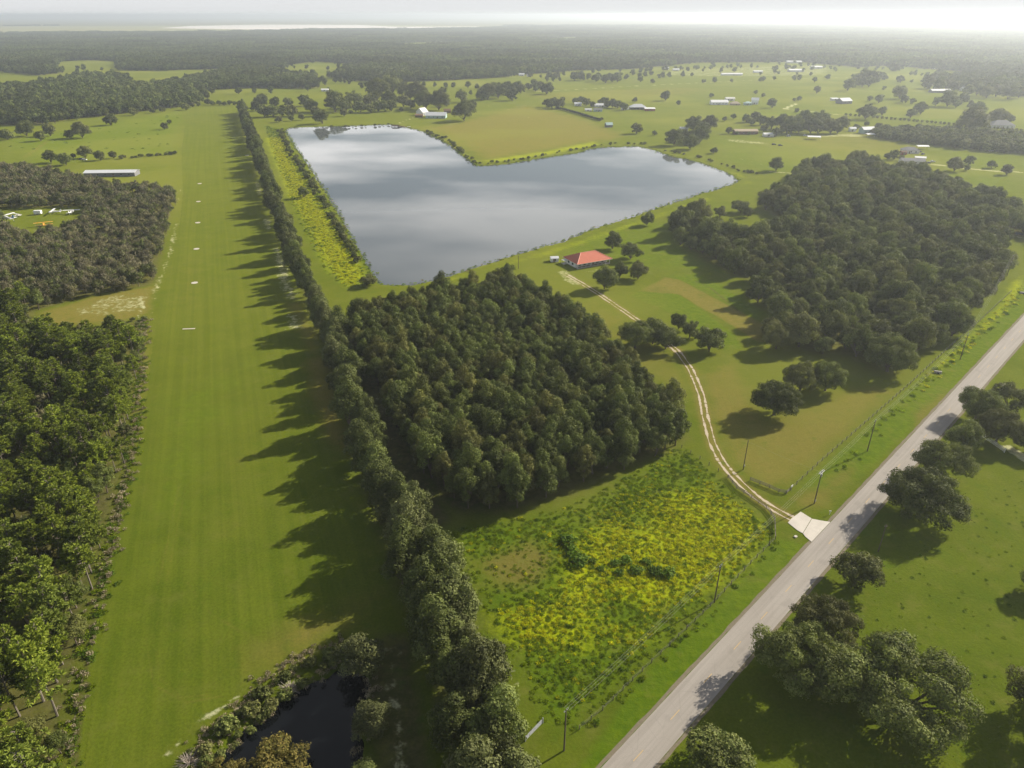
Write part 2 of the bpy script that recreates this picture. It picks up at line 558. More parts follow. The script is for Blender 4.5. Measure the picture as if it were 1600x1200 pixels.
RIGHT = GA([(1048, 355), (1068, 338), (1100, 352), (1128, 374), (1196, 380), (1226, 364), (1216, 346), (1186, 324), (1215, 298), (1250, 274), (1290, 262),
            (1350, 262), (1420, 275), (1480, 292), (1530, 318), (1600, 345), (1660, 370), (1650, 395), (1590, 372), (1560, 378), (1570, 425), (1545, 455),
            (1500, 518), (1475, 540), (1430, 556), (1400, 585), (1345, 575), (1325, 562), (1280, 558), (1235, 545), (1200, 540), (1188, 515), (1210, 492), (1172, 466),
            (1185, 448), (1150, 432), (1100, 410), (1062, 384)])
RIGHT_GAP = GA([(1318, 356), (1345, 350), (1356, 364), (1330, 376)])
LEFT = GA([(-320, 262), (0, 262), (70, 270), (135, 284), (200, 296), (270, 300), (276, 318), (264, 350), (258, 390), (250, 425), (240, 452),
           (228, 500), (224, 560), (214, 610), (203, 690), (190, 770), (168, 850), (150, 930), (132, 1000), (112, 1090), (104, 1160), (96, 1300), (-320, 1300)])
LEFT_GAPS = [GA([(0, 326), (132, 324), (132, 346), (104, 364), (45, 372), (0, 356)]),
             GA([(60, 486), (150, 462), (242, 446), (244, 466), (232, 490), (180, 508), (110, 512), (62, 508)])]
TALL_GAP = GA([(40, 486), (240, 470), (236, 535), (120, 545), (40, 530)])
MEADOW = GA([(700, 830), (800, 812), (900, 786), (985, 742), (1045, 700), (1075, 702), (1212, 832), (1107, 948), (990, 1060), (905, 1140), (850, 1138), (800, 1030), (745, 930)])
WSTRIP = GA([(412, 196), (440, 202), (452, 225), (478, 262), (512, 320), (545, 375), (572, 425), (572, 445), (545, 455), (510, 425), (478, 370), (452, 310), (430, 250)])
WOODS = [GA([(-400, 133), (28, 133), (100, 130), (125, 122), (175, 122), (215, 132), (240, 140), (270, 126), (350, 114), (400, 103), (450, 92), (492, 92), (488, 112),
             (500, 138), (400, 141), (318, 144), (318, 161), (290, 166), (240, 172), (180, 180), (112, 187), (60, 195), (-400, 205)]),
         GA([(-900, 55), (0, 55), (400, 52), (480, 47), (800, 46), (1000, 32), (1600, 30), (2600, 30), (2600, 170), (1660, 155), (1590, 150), (1480, 137),
             (1455, 126), (1530, 120), (1500, 112), (1410, 105), (1400, 112), (1330, 104), (1250, 97), (1090, 98), (990, 108), (900, 110), (860, 114),
             (800, 118), (790, 121), (700, 126), (640, 128), (560, 127), (520, 121), (545, 108), (575, 103), (500, 96), (450, 100), (400, 108), (330, 112), (200, 110), (150, 111), (100, 113), (60, 119), (0, 111), (-900, 112)])]
FIELDS = [GA([(78, 111), (94, 96), (150, 94), (188, 96), (190, 110), (120, 113)]),
          GA([(200, 135), (204, 117), (262, 110), (350, 108), (357, 117), (310, 125), (275, 133), (225, 139)]),
          GA([(-300, 142), (-300, 115), (30, 115), (85, 122), (98, 131), (40, 139)]),
          GA([(318, 162), (318, 141), (400, 138), (475, 139), (480, 150), (400, 156)]),
          GA([(430, 113), (455, 101), (500, 96), (545, 104), (520, 116), (470, 122)]),
          GA([(612, 74), (640, 67), (728, 65.5), (724, 71), (640, 75)]),
          GA([(830, 60), (900, 58), (960, 60), (880, 64)]), GA([(1330, 106), (1380, 103), (1430, 105), (1380, 112)]),
          GA([(1180, 52), (1260, 51), (1300, 53), (1230, 55)]), GA([(1480, 100), (1540, 98), (1580, 102), (1510, 106)]),
          GA([(250, 72), (330, 70), (350, 73), (280, 76)])]
MINE = GA([(-900, 52), (0, 52), (250, 51), (390, 49), (470, 47), (620, 46.5), (770, 43.5), (790, 41), (700, 40), (560, 38.5), (420, 38), (300, 40), (0, 41), (-900, 41)])
MINE_WHITE = GA([(250, 44), (300, 40.5), (420, 38.5), (560, 39), (620, 42), (770, 41.5), (770, 43.5), (620, 46), (520, 47.5), (420, 48.5), (390, 46)])
PADS = GA([(1000, 117), (1060, 107), (1150, 104), (1290, 100), (1310, 108), (1300, 118), (1200, 120), (1100, 120)])
ROAD_A, ROAD_B = (0.9906, -59.75), 3.33              # x = a*y + b is the centre line, half width
DRIVE = GA([(886, 430), (906, 441), (935, 459), (965, 479), (1000, 503), (1034, 530), (1058, 548), (1080, 578), (1095, 615), (1103, 655), (1113, 693), (1130, 725), (1158, 757), (1190, 784), (1218, 800), (1240, 812)])
WIND = GA([(378, 176), (388, 205), (403, 245), (426, 315), (449, 375), (472, 432), (492, 482), (512, 530), (532, 595), (553, 655), (580, 740), (612, 825), (645, 908), (674, 990), (698, 1060), (724, 1140), (750, 1230), (775, 1330)])
WIND2 = GA([(690, 985), (722, 1060), (746, 1130), (764, 1215), (780, 1300)])
LANE = GA([(560, 500), (562, 540), (578, 590), (604, 660), (640, 750), (668, 810)])
LANE2 = GA([(612, 1020), (612, 1070), (622, 1120), (628, 1200), (632, 1290)])

PAINT = [  # channel, ground polygon, feather (m), strength
    ('dry', GA([(650, 200), (720, 188), (820, 163), (900, 180), (945, 196), (985, 214), (930, 224), (830, 242), (760, 254), (735, 243), (690, 214)]), 25, 0.75),
    ('dry', GA([(800, 150), (900, 140), (1080, 135), (1130, 140), (1080, 150), (900, 165)]), 40, 0.5),
    ('dry', GA([(1000, 165), (1110, 170), (1330, 190), (1330, 225), (1200, 205), (1050, 190)]), 30, 0.3),
    ('dry', GA([(1085, 585), (1150, 560), (1200, 650), (1340, 600), (1415, 606), (1310, 700), (1240, 762), (1190, 770), (1130, 712), (1105, 650)]), 6, 0.68),
    ('dry', GA([(1225, 778), (1330, 722), (1350, 735), (1300, 800), (1250, 798)]), 4, 0.62),
    ('dry', GA([(890, 470), (940, 468), (1050, 535), (1090, 590), (1080, 640), (1000, 590), (930, 520)]), 8, 0.5),
    ('dry', GA([(1000, 455), (1040, 433), (1062, 437), (1190, 505), (1210, 535), (1185, 535), (1130, 500), (1060, 460)]), 2.0, 0.98),
    ('lush', GA([(985, 462), (1025, 445), (1060, 460), (1145, 520), (1160, 545), (1130, 545), (1050, 490)]), 2.0, 1.0),
    ('lush', GA([(1040, 430), (1090, 425), (1170, 470), (1200, 490), (1180, 500), (1130, 470)]), 5, 0.8),
    ('lush', GA([(860, 385), (990, 340), (1060, 345), (1100, 400), (1150, 430), (1050, 425), (960, 425), (880, 425)]), 12, 0.55),
    ('dry', GA([(735, 870), (830, 835), (885, 870), (850, 920), (765, 935)]), 5, 0.68),
    ('dry', GA([(990, 930), (1080, 900), (1120, 925), (1030, 985)]), 4, 0.45),
    ('yel', GA([(1030, 775), (1110, 760), (1190, 825), (1180, 852), (1120, 915), (1020, 950), (960, 930), (940, 870), (1000, 830)]), 7, 0.92),
    ('yel', GA([(880, 850), (960, 800), (1020, 830), (960, 900), (940, 960), (1030, 990), (1000, 1020), (900, 985), (860, 930)]), 7, 0.74),
    ('yel', GA([(750, 950), (870, 930), (960, 990), (930, 1030), (820, 1010), (770, 990)]), 7, 0.72),
    ('yel', GA([(415, 215), (440, 215), (470, 275), (515, 340), (560, 410), (568, 440), (545, 448), (515, 420), (480, 350), (450, 300)]), 7, 1.0),
    ('yel', GA([(1430, 600), (1500, 538), (1560, 478), (1580, 440), (1600, 430), (1600, 455), (1560, 500), (1490, 560), (1440, 605)]), 4, 0.75),
    ('yel', GA([(755, 250), (850, 236), (930, 220), (940, 226), (860, 242), (760, 256)]), 8, 0.7),
    ('yel', GA([(640, 205), (690, 214), (740, 245), (760, 255), (740, 256), (690, 222)]), 8, 0.5),
    ('yel', GA([(650, 448), (760, 418), (870, 385), (990, 345), (1110, 305), (1110, 315), (1000, 352), (870, 398), (740, 428), (700, 445)]), 5, 0.5),
    ('yel', GA([(1090, 250), (1160, 272), (1180, 285), (1150, 295), (1165, 282)]), 8, 0.5),
    ('lush', MEADOW, 5, 0.72),
    ('lush', GA([(900, 1210), (990, 1065), (1107, 952), (1215, 842), (1262, 850), (1100, 1030), (945, 1210)]), 2, 0.95),
    ('lush', GA([(1240, 765), (1420, 604), (1535, 500), (1599, 440), (1599, 494), (1490, 612), (1345, 745), (1300, 770)]), 3, 0.85),
    ('dry', GA([(1430, 645), (1480, 608), (1478, 625), (1430, 668)]), 3, 0.9),
    ('lush', GA([(1600, 700), (1500, 780), (1400, 880), (1200, 1100), (1100, 1210), (1700, 1210)]), 30, 0.16),
    ('lush', WSTRIP, 6, 0.8),
    ('lush', GA([(0, 220), (120, 200), (290, 170), (280, 240), (200, 245), (60, 260)]), 20, 0.75),
    ('lush', GA([(1100, 205), (1200, 230), (1280, 240), (1400, 250), (1200, 275), (1120, 250)]), 15, 0.5),
    ('dry', GA([(1200, 218), (1340, 205), (1460, 232), (1400, 245), (1280, 235)]), 12, 0.5),
    ('lush', GA([(1480, 235), (1600, 250), (1600, 300), (1540, 300), (1460, 270)]), 20, 0.5),
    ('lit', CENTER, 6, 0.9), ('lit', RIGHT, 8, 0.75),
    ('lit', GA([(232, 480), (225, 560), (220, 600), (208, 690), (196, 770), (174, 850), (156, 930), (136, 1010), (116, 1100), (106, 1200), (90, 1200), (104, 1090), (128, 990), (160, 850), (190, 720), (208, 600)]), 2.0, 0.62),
    ('dry', GA([(246, 440), (236, 500), (230, 580), (220, 660), (208, 720), (200, 720), (212, 600), (226, 500)]), 2.5, 0.7),
    ('sand', GA([(272, 348), (280, 350), (270, 395), (258, 425), (246, 458), (236, 500), (232, 500), (240, 452), (252, 425), (262, 390)]), 2.5, 0.62),
    ('sand', GA([(280, 282), (286, 284), (284, 312), (276, 318)]), 2, 0.5),
    ('dry', GA([(60, 488), (150, 462), (242, 446), (236, 490), (180, 506), (80, 510)]), 4, 0.85), ('sand', GA([(80, 490), (150, 470), (240, 452), (232, 482), (160, 498)]), 5, 0.40),
    ('sand', GA([(150, 466), (240, 448), (240, 462), (225, 480), (120, 492)]), 3, 0.36),
    ('sand', GA([(408, 340), (424, 340), (428, 358), (412, 360)]), 2, 0.5),
    ('sand', GA([(420, 385), (442, 385), (466, 455), (474, 474), (446, 474), (432, 440)]), 4, 0.50), ('sand', GA([(396, 285), (408, 285), (412, 305), (400, 305)]), 2, 0.5),
    ('sand', GA([(442, 490), (474, 488), (480, 514), (444, 518)]), 4, 0.52), ('dry', GA([(470, 560), (520, 545), (545, 660), (560, 720), (500, 690), (480, 620)]), 5, 0.7),
    ('dry', GA([(440, 470), (480, 470), (530, 600), (560, 700), (520, 690), (500, 620)]), 5, 0.6),
    ('sand', GA([(868, 425), (884, 420), (900, 432), (912, 446), (898, 446), (880, 440)]), 2, 0.55),
    ('sand', GA([(905, 424), (930, 420), (940, 422), (915, 428)]), 1, 0.45),
    ('sand', GA([(795, 1060), (812, 1060), (818, 1110), (805, 1120)]), 1.5, 0.4),
    ('sand', GA([(230, 1200), (300, 1125), (380, 1075), (440, 1035), (520, 1005), (520, 1012), (440, 1045), (385, 1088), (310, 1140), (245, 1210)]), 1.2, 0.42),
    ('sand', GA([(1480, 238), (1560, 240), (1560, 244), (1480, 242)]), 3, 0.2),
    ('sand', GA([(1280, 211), (1350, 208), (1350, 214), (1250, 214)]), 4, 0.6),
    ('sand', GA([(1130, 216), (1200, 222), (1210, 227), (1140, 222)]), 5, 0.5),
    ('sand', GA([(1520, 290), (1536, 290), (1538, 297), (1522, 298)]), 3, 0.6),
    ('dry', GA([(370, 1010), (470, 960), (585, 930), (575, 985), (440, 1040), (370, 1050)]), 8, 0.75),
    ('dry', GA([(270, 400), (330, 395), (330, 480), (240, 500)]), 14, 0.42), ('dry', GA([(300, 700), (420, 690), (430, 900), (320, 920)]), 16, 0.36), ('lush', GA([(230, 620), (400, 560), (330, 800), (200, 850)]), 14, 0.5),
    ('dry', GA([(560, 700), (600, 690), (610, 720), (570, 740)]), 3, 0.4),
    ('sand', PADS, 30, 0.42),
    ('sand', MINE_WHITE, 60, 1.0), ('sand', MINE, 60, 0.47), ('dry', MINE, 60, 0.8),
]
LINES = [  # channel, line, half width, feather, strength
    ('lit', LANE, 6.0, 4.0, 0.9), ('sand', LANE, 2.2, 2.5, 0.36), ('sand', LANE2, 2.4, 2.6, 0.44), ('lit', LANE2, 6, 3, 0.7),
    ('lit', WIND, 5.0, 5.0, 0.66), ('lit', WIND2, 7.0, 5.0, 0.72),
    ('dry', DRIVE, 2.8, 2.0, 0.8),
    ('sand', GA([(1444, 255), (1500, 262), (1560, 268), (1600, 269)]), 2.5, 2, 0.9),
    ('sand', GA([(800, 143), (860, 142), (1000, 134), (1200, 124), (1330, 121)]), 3.5, 4, 0.75),
    ('sand', GA([(1225, 170), (1248, 161)]), 3, 3, 0.9), ('sand', GA([(1225, 170), (1320, 180)]), 3, 3, 0.8),
    ('sand', GA([(622, 193), (648, 183)]), 1.5, 2, 0.9),
    ('sand', GA([(745, 162), (800, 172), (838, 189)]), 2.0, 2, 0.4),
    ('sand', GA([(1200, 268), (1240, 271), (1260, 270)]), 2, 2, 0.6),
    ('sand', GA([(1100, 236), (1150, 246), (1200, 260)]), 1.6, 2, 0.5),
    ('sand', GA([(420, 152), (480, 157), (540, 167)]), 2.0, 2, 0.5),
    ('sand', GA([(1575, 700), (1600, 715), (1640, 740)]), 2.0, 1, 0.9),
    ('sand', GA([(1540, 358), (1600, 372)]), 2.0, 1.5, 0.6),
    ('sand', GA([(212, 500), (224, 480), (220, 470)]), 0.8, 1, 0.7),
    ('lit', GA([(1070, 432), (1110, 450), (1155, 487)]), 0.7, 1.0, 0.8),
    ('dry', GA([(40, 245), (75, 220)]), 3, 3, 0.7),
    ('lit', GA([(668, 204), (740, 197), (830, 190), (880, 187)]), 2.0, 2, 0.55), ('lit', GA([(870, 140), (905, 153), (1000, 160)]), 2.0, 2, 0.45),
    ('lit', GA([(1080, 178), (1200, 170), (1330, 182)]), 2.0, 2, 0.4), ('lit', GA([(1240, 232), (1340, 244), (1480, 262), (1600, 276)]), 2.5, 2, 0.6),
    ('lit', GA([(1010, 150), (1180, 140), (1330, 135)]), 3.0, 3, 0.4), ('dry', GA([(1200, 140), (1340, 150), (1480, 148)]), 8.0, 8, 0.5),
    ('lit', GA([(980, 200), (1060, 180), (1110, 170)]), 2.0, 2, 0.35), ('lush', GA([(1180, 178), (1320, 176), (1500, 190)]), 14, 10, 0.7),
    ('lit', GA([(290, 170), (284, 238)]), 0.8, 1, 0.6), ('lit', GA([(300, 165), (370, 166)]), 2.0, 2, 0.5),
    ('sand', GA([(660, 196), (760, 190)]), 2.0, 3, 0.3), ('dry', GA([(470, 345), (500, 372), (512, 405)]), 0.8, 1, 0.7), ('lit', GA([(432, 250), (470, 330), (505, 395), (525, 440)]), 0.7, 0.8, 0.55),
    ('lush', GA([(432, 330), (500, 345)]), 2, 2, 0.5),
    ('dry', GA([(330, 1085), (285, 1090), (250, 1060), (240, 1000), (262, 900), (290, 760)]), 0.3, 0.5, 0.6), ('dry', GA([(345, 1088), (290, 1098), (240, 1070), (228, 1000), (250, 900), (280, 760)]), 0.3, 0.5, 0.6),
    ('dry', GA([(292, 910), (330, 960), (400, 1000), (460, 1010)]), 0.35, 0.5, 0.55),
    ('lit', GA([(214, 660), (203, 730), (180, 810), (160, 900), (146, 970), (132, 1060), (120, 1160), (114, 1240)]), 0.5, 0.8, 0.9),
]
CH = {'dry': 0, 'yel': 1, 'sand': 2, 'lit': 3, 'lush': 4, 'rough': 5}

def paint(X, Y):
    out = np.zeros((6,) + X.shape)
    for ch, poly, f, s in PAINT:
        m = masked(lambda P, x, y: s * np.clip(0.5 - sdf(P, x, y) / (2 * f), 0, 1), poly, X, Y, f * 1.2)
        out[CH[ch]] = np.maximum(out[CH[ch]], m)
    for ch, line, hw, f, s in LINES:
        m = masked(lambda P, x, y: s * np.clip(0.5 - (sdf_line(P, x, y) - hw) / (2 * f), 0, 1), line, X, Y, hw + f * 1.5)
        out[CH[ch]] = np.maximum(out[CH[ch]], m)
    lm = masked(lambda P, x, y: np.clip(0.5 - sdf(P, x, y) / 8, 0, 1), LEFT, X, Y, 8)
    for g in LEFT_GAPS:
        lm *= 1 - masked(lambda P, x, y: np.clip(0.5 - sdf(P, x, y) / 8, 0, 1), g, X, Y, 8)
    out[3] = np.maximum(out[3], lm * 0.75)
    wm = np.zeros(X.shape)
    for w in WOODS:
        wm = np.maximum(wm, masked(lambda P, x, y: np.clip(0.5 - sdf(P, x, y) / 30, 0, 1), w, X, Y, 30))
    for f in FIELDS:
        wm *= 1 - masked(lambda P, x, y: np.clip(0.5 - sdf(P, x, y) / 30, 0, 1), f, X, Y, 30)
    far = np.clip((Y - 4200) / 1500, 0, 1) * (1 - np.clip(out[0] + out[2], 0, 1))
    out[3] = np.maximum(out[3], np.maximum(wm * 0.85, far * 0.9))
    out[5] = np.maximum(out[4] * 0.9, out[1])
    return out

def set_paint(me, X, Y):
    p = paint(X, Y)
    for nm, ks in (('gA', (0, 1, 2)), ('gB', (3, 4, 5))):
        a = me.color_attributes.new(nm, 'FLOAT_COLOR', 'POINT')
        c = np.ones((len(X), 4), np.float32)
        for i, k in enumerate(ks):
            c[:, i] = p[k]
        a.data.foreach_set('color', c.ravel())

def bank(X, Y):
    z = np.zeros(X.shape)
    for P, dp in ((POND, 2.2), (DPOND, 2.0)):
        def f(Q, x, y):
            wob = 1.3 * np.sin(0.31 * x + 1.7 * np.sin(0.23 * y)) * np.sin(0.27 * y + 1.3 * np.sin(0.19 * x)) + 0.7 * np.sin(0.9 * x + 0.6 * y) * np.sin(0.8 * y - 0.5 * x)
            s = np.clip((3.0 + wob - sdf(Q, x, y)) / 9.0, 0, 1)
            return -dp * s * s * (3 - 2 * s)
        z += masked(f, P, X, Y, 6)
    return z

# ------------------------------------------------------------------ ground: one polar sheet out to the horizon
def build_ground():
    r = [0.0, 30.0]
    while r[-1] < 46000:
        r.append(r[-1] * (1.0085 if r[-1] < 2500 else 1.03))
    r = np.array(r)
    th = np.concatenate([np.linspace(-180, -48, 34)[:-1], np.arange(-48, 48, 0.25), np.linspace(48, 180, 34)])
    th = np.radians(th)
    R, T = np.meshgrid(r, th, indexing='ij')
    X, Y = R * np.sin(T), R * np.cos(T)
    X, Y = X.ravel(), Y.ravel()
    Z = bank(X, Y)
    V = np.stack([X, Y, Z], 1)
    nr, nt = len(r), len(th)
    i, j = np.meshgrid(np.arange(nr - 1), np.arange(nt - 1), indexing='ij')
    a = (i * nt + j).ravel()
    Q = np.stack([a, a + nt, a + nt + 1, a + 1], 1)[:, ::-1]
    Q = Q[nt - 1:]
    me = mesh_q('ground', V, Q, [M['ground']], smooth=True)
    k = len(me.vertices)
    set_paint(me, X, Y)
    o = link('ground', me, kind='structure')
    # close the middle of the ring under the camera
    b = B()
    ring = [(30.0 * math.sin(t), 30.0 * math.cos(t), 0) for t in np.linspace(0, 2 * math.pi, 49)[:-1]]
    b.poly(ring)
    m2 = b.mesh('ground_below_camera', M['ground'])
    set_paint(m2, np.array([v.co.x for v in m2.vertices]), np.array([v.co.y for v in m2.vertices]))
    link('ground', m2, kind='structure')
build_ground()

def sheet(name, left, right, rows, cols, z, mat, jit=0.0):
    """ground sheet between two edges given as ground polylines ordered by distance"""
    left, right = np.asarray(left), np.asarray(right)
    L = left[np.argsort(left[:, 1])]
    Rr = right[np.argsort(right[:, 1])]
    y0, y1 = max(L[0, 1], Rr[0, 1]), min(L[-1, 1], Rr[-1, 1])
    ys = y0 * (y1 / y0) ** np.linspace(0, 1, rows)
    xl = np.interp(ys, L[:, 1], L[:, 0])
    xr = np.interp(ys, Rr[:, 1], Rr[:, 0])
    jl = rng.normal(0, jit, rows)
    jr = rng.normal(0, jit, rows)
    xl, xr = xl + jl, np.maximum(xr + jr, xl + jl + 0.2)
    u = np.linspace(0, 1, cols)
    X = (xl[:, None] * (1 - u) + xr[:, None] * u).ravel()
    Y = np.repeat(ys, cols)
    V = np.stack([X, Y, np.full(X.shape, z)], 1)
    i, j = np.meshgrid(np.arange(rows - 1), np.arange(cols - 1), indexing='ij')
    a = (i * cols + j).ravel()
    Q = np.stack([a, a + 1, a + cols + 1, a + cols], 1)
    me = mesh_q(name, V, Q, [mat])
    set_paint(me, X, Y)
    return link(name, me, kind='structure')

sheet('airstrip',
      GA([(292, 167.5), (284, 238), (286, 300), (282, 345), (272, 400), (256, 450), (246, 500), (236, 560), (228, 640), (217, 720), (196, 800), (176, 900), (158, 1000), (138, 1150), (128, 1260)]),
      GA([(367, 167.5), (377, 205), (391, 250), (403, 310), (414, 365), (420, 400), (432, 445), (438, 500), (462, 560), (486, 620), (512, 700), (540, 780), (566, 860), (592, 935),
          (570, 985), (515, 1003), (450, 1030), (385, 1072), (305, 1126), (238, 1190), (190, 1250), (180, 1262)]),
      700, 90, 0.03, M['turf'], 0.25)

def flat(name, poly, z, mat, kind='structure'):
    b = B()
    b.poly([(x, y, z) for x, y in poly])
    me = b.mesh(name, mat)
    if me.polygons[0].normal.z < 0:
        me.flip_normals()
    return link(name, me, kind=kind)

def grow(poly, d):
    c = poly.mean(0)
    out = []
    n = len(poly)
    area = sum(poly[i][0] * poly[(i + 1) % n][1] - poly[(i + 1) % n][0] * poly[i][1] for i in range(n))
    sg = 1 if area > 0 else -1
    for i in range(n):
        a = poly[(i + 1) % n] - poly[i - 1]
        nn = np.array([a[1], -a[0]]) * sg / (np.hypot(*a) + 1e-9)
        out.append(poly[i] + nn * d)
    return np.array(out)
flat('pond_water', grow(POND, 2.0), -0.55, M['lake'])
flat('dark_pond_water', grow(DPOND, 1.5), -0.55, M['tannin'])

flat('sand_flats', MINE_WHITE, 0.6, M['gypsum'])
# road, faded centre marks, concrete apron, two-track driveway
def road_pt(y, off):
    a, b = ROAD_A
    k = 1 / math.hypot(1, a)
    return (a * y + b + off * k, y - off * a * k)
b = B()
rings = [[(*road_pt(y, -ROAD_B), 0.05), (*road_pt(y, ROAD_B), 0.05), (*road_pt(y, ROAD_B + 0.05), -0.1), (*road_pt(y, -ROAD_B - 0.05), -0.1)] for y in np.linspace(30, 900, 60)]
b.loft(rings)
link('road', b.mesh('road', M['road']), kind='structure')
b = B()
y = 40.0
while y < 420:
    q = [road_pt(y, -0.07), road_pt(y, 0.07), road_pt(y + 2.2, 0.07), road_pt(y + 2.2, -0.07)]
    b.poly([(x, yy, 0.056) for x, yy in q])
    y += 8.5
link('road_marking', b.mesh('road_marking', M['paint_yellow']), kind='structure')
for off in (-ROAD_B - 0.45, ROAD_B + 0.45):
    pts_l = [road_pt(y, off - 0.35 + RND.uniform(-0.15, 0.1)) for y in np.linspace(32, 700, 420)]
    pts_r = [road_pt(y, off + 0.35 + RND.uniform(-0.1, 0.15)) for y in np.linspace(32, 700, 420)]
    V = [(x, y, 0.025) for x, y in pts_l] + [(x, y, 0.025) for x, y in pts_r]
    n = len(pts_l)
    Q = [(i, n + i, n + i + 1, i + 1) for i in range(n - 1)]
    if 'shoulder' not in M:
        M['shoulder'] = plain('gravel_shoulder', (0.17, 0.145, 0.10), 0.95, 0.1, 0.3, 1.5)
    link('road_shoulder', mesh_q('road_shoulder', V, Q, [M['shoulder']]), kind='structure')
APRON = [GA([(1231, 817), (1236, 811), (1251, 800), (1268, 810.5), (1254, 833.5), (1246, 829)]), GA([(1268.6, 811), (1281, 813.5), (1297, 816), (1268, 847), (1258, 838.5), (1254.7, 834)])]
apron = None
for ap in APRON:
    b = B()
    b.loft([[(x, y, 0.0) for x, y in ap], [(x, y, 0.12) for x, y in ap]])
    if apron is None:
        apron = link('concrete_apron', b.mesh('concrete_apron', M['concrete']), kind='structure')
    else:
        link('slab', b.mesh('slab', M['concrete']), apron)

def smooth_line(P, n):
    P = np.asarray(P)
    t = np.concatenate([[0], np.cumsum(np.hypot(*np.diff(P, axis=0).T))])
    s = np.linspace(0, t[-1], n)
    Q = np.stack([np.interp(s, t, P[:, 0]), np.interp(s, t, P[:, 1])], 1)
    for _ in range(int(n / len(P) * 1.2)):
        Q[1:-1] = (Q[:-2] + 2 * Q[1:-1] + Q[2:]) / 4
    return Q
def two_track():
    n = 420
    C = smooth_line(DRIVE, n)
    d = np.gradient(C, axis=0)
    d /= np.hypot(d[:, 0], d[:, 1])[:, None]
    nrm = np.stack([d[:, 1], -d[:, 0]], 1)
    V, Q = [], []
    wob = np.convolve(rng.normal(0, 1, n + 20), np.ones(9) / 9, 'same')[10:n + 10]
    for side in (-0.95, 0.95):
        w = np.clip(0.30 + 0.35 * np.convolve(rng.normal(0, 1, n + 20), np.ones(7) / 7, 'same')[10:n + 10], 0.10, 0.62)
        base = len(V)
        for i in range(n):
            c = C[i] + nrm[i] * (side + 0.15 * wob[i])
            for e in (-w[i] * rng.uniform(0.7, 1.2), w[i] * rng.uniform(0.7, 1.2)):
                V.append((*(c + nrm[i] * e), 0.022))
        for i in range(n - 1):
            if rng.random() > 0.03:
                Q.append((base + 2 * i, base + 2 * i + 1, base + 2 * i + 3, base + 2 * i + 2))
    link('driveway', mesh_q('driveway', V, Q, [M['sand']]), kind='structure')
two_track()

# ------------------------------------------------------------------ tree prototypes
def unit(a):
    return a / (np.linalg.norm(a, axis=1, keepdims=True) + 1e-9)

def cards(C, Nn, size, aspect=0.75, fold=0.25, R=rng):
    """little leaf-spray quads: centre, facing, half length"""
    n = len(C)
    r = unit(R.normal(size=(n, 3)))
    u = unit(np.cross(Nn, r))
    v = np.cross(Nn, u)
    s = (size * R.uniform(0.7, 1.3, n))[:, None]
    asp = aspect * R.uniform(0.8, 1.2, (n, 1))
    p0 = C - u * s - Nn * s * fold
    p1 = C - v * s * asp
    p2 = C + u * s - Nn * s * fold
    p3 = C + v * s * asp
    V = np.stack([p0, p1, p2, p3], 1).reshape(-1, 3)
    Q = np.arange(4 * n).reshape(-1, 4)
    return V, Q

def tube_arr(pts, rad, n=6):
    pts = np.asarray(pts, float)
    V, Q = [], []
    for i in range(len(pts)):
        a = pts[min(i + 1, len(pts) - 1)] - pts[max(i - 1, 0)]
        a /= np.linalg.norm(a) + 1e-9
        ref = np.array([0, 0, 1.0]) if abs(a[2]) < 0.9 else np.array([1.0, 0, 0])
        u = np.cross(a, ref)
        u /= np.linalg.norm(u)
        v = np.cross(a, u)
        for k in range(n):
            an = 2 * math.pi * k / n
            V.append(pts[i] + rad[i] * (u * math.cos(an) + v * math.sin(an)))
    for i in range(len(pts) - 1):
        for k in range(n):
            Q.append((i * n + k, i * n + (k + 1) % n, (i + 1) * n + (k + 1) % n, (i + 1) * n + k))
    return np.array(V), np.array(Q)

def join(parts):
    V, Q, o = [], [], 0
    for v, q in parts:
        V.append(v)
        Q.append(np.asarray(q) + o)
        o += len(v)
    return np.concatenate(V), np.concatenate(Q)

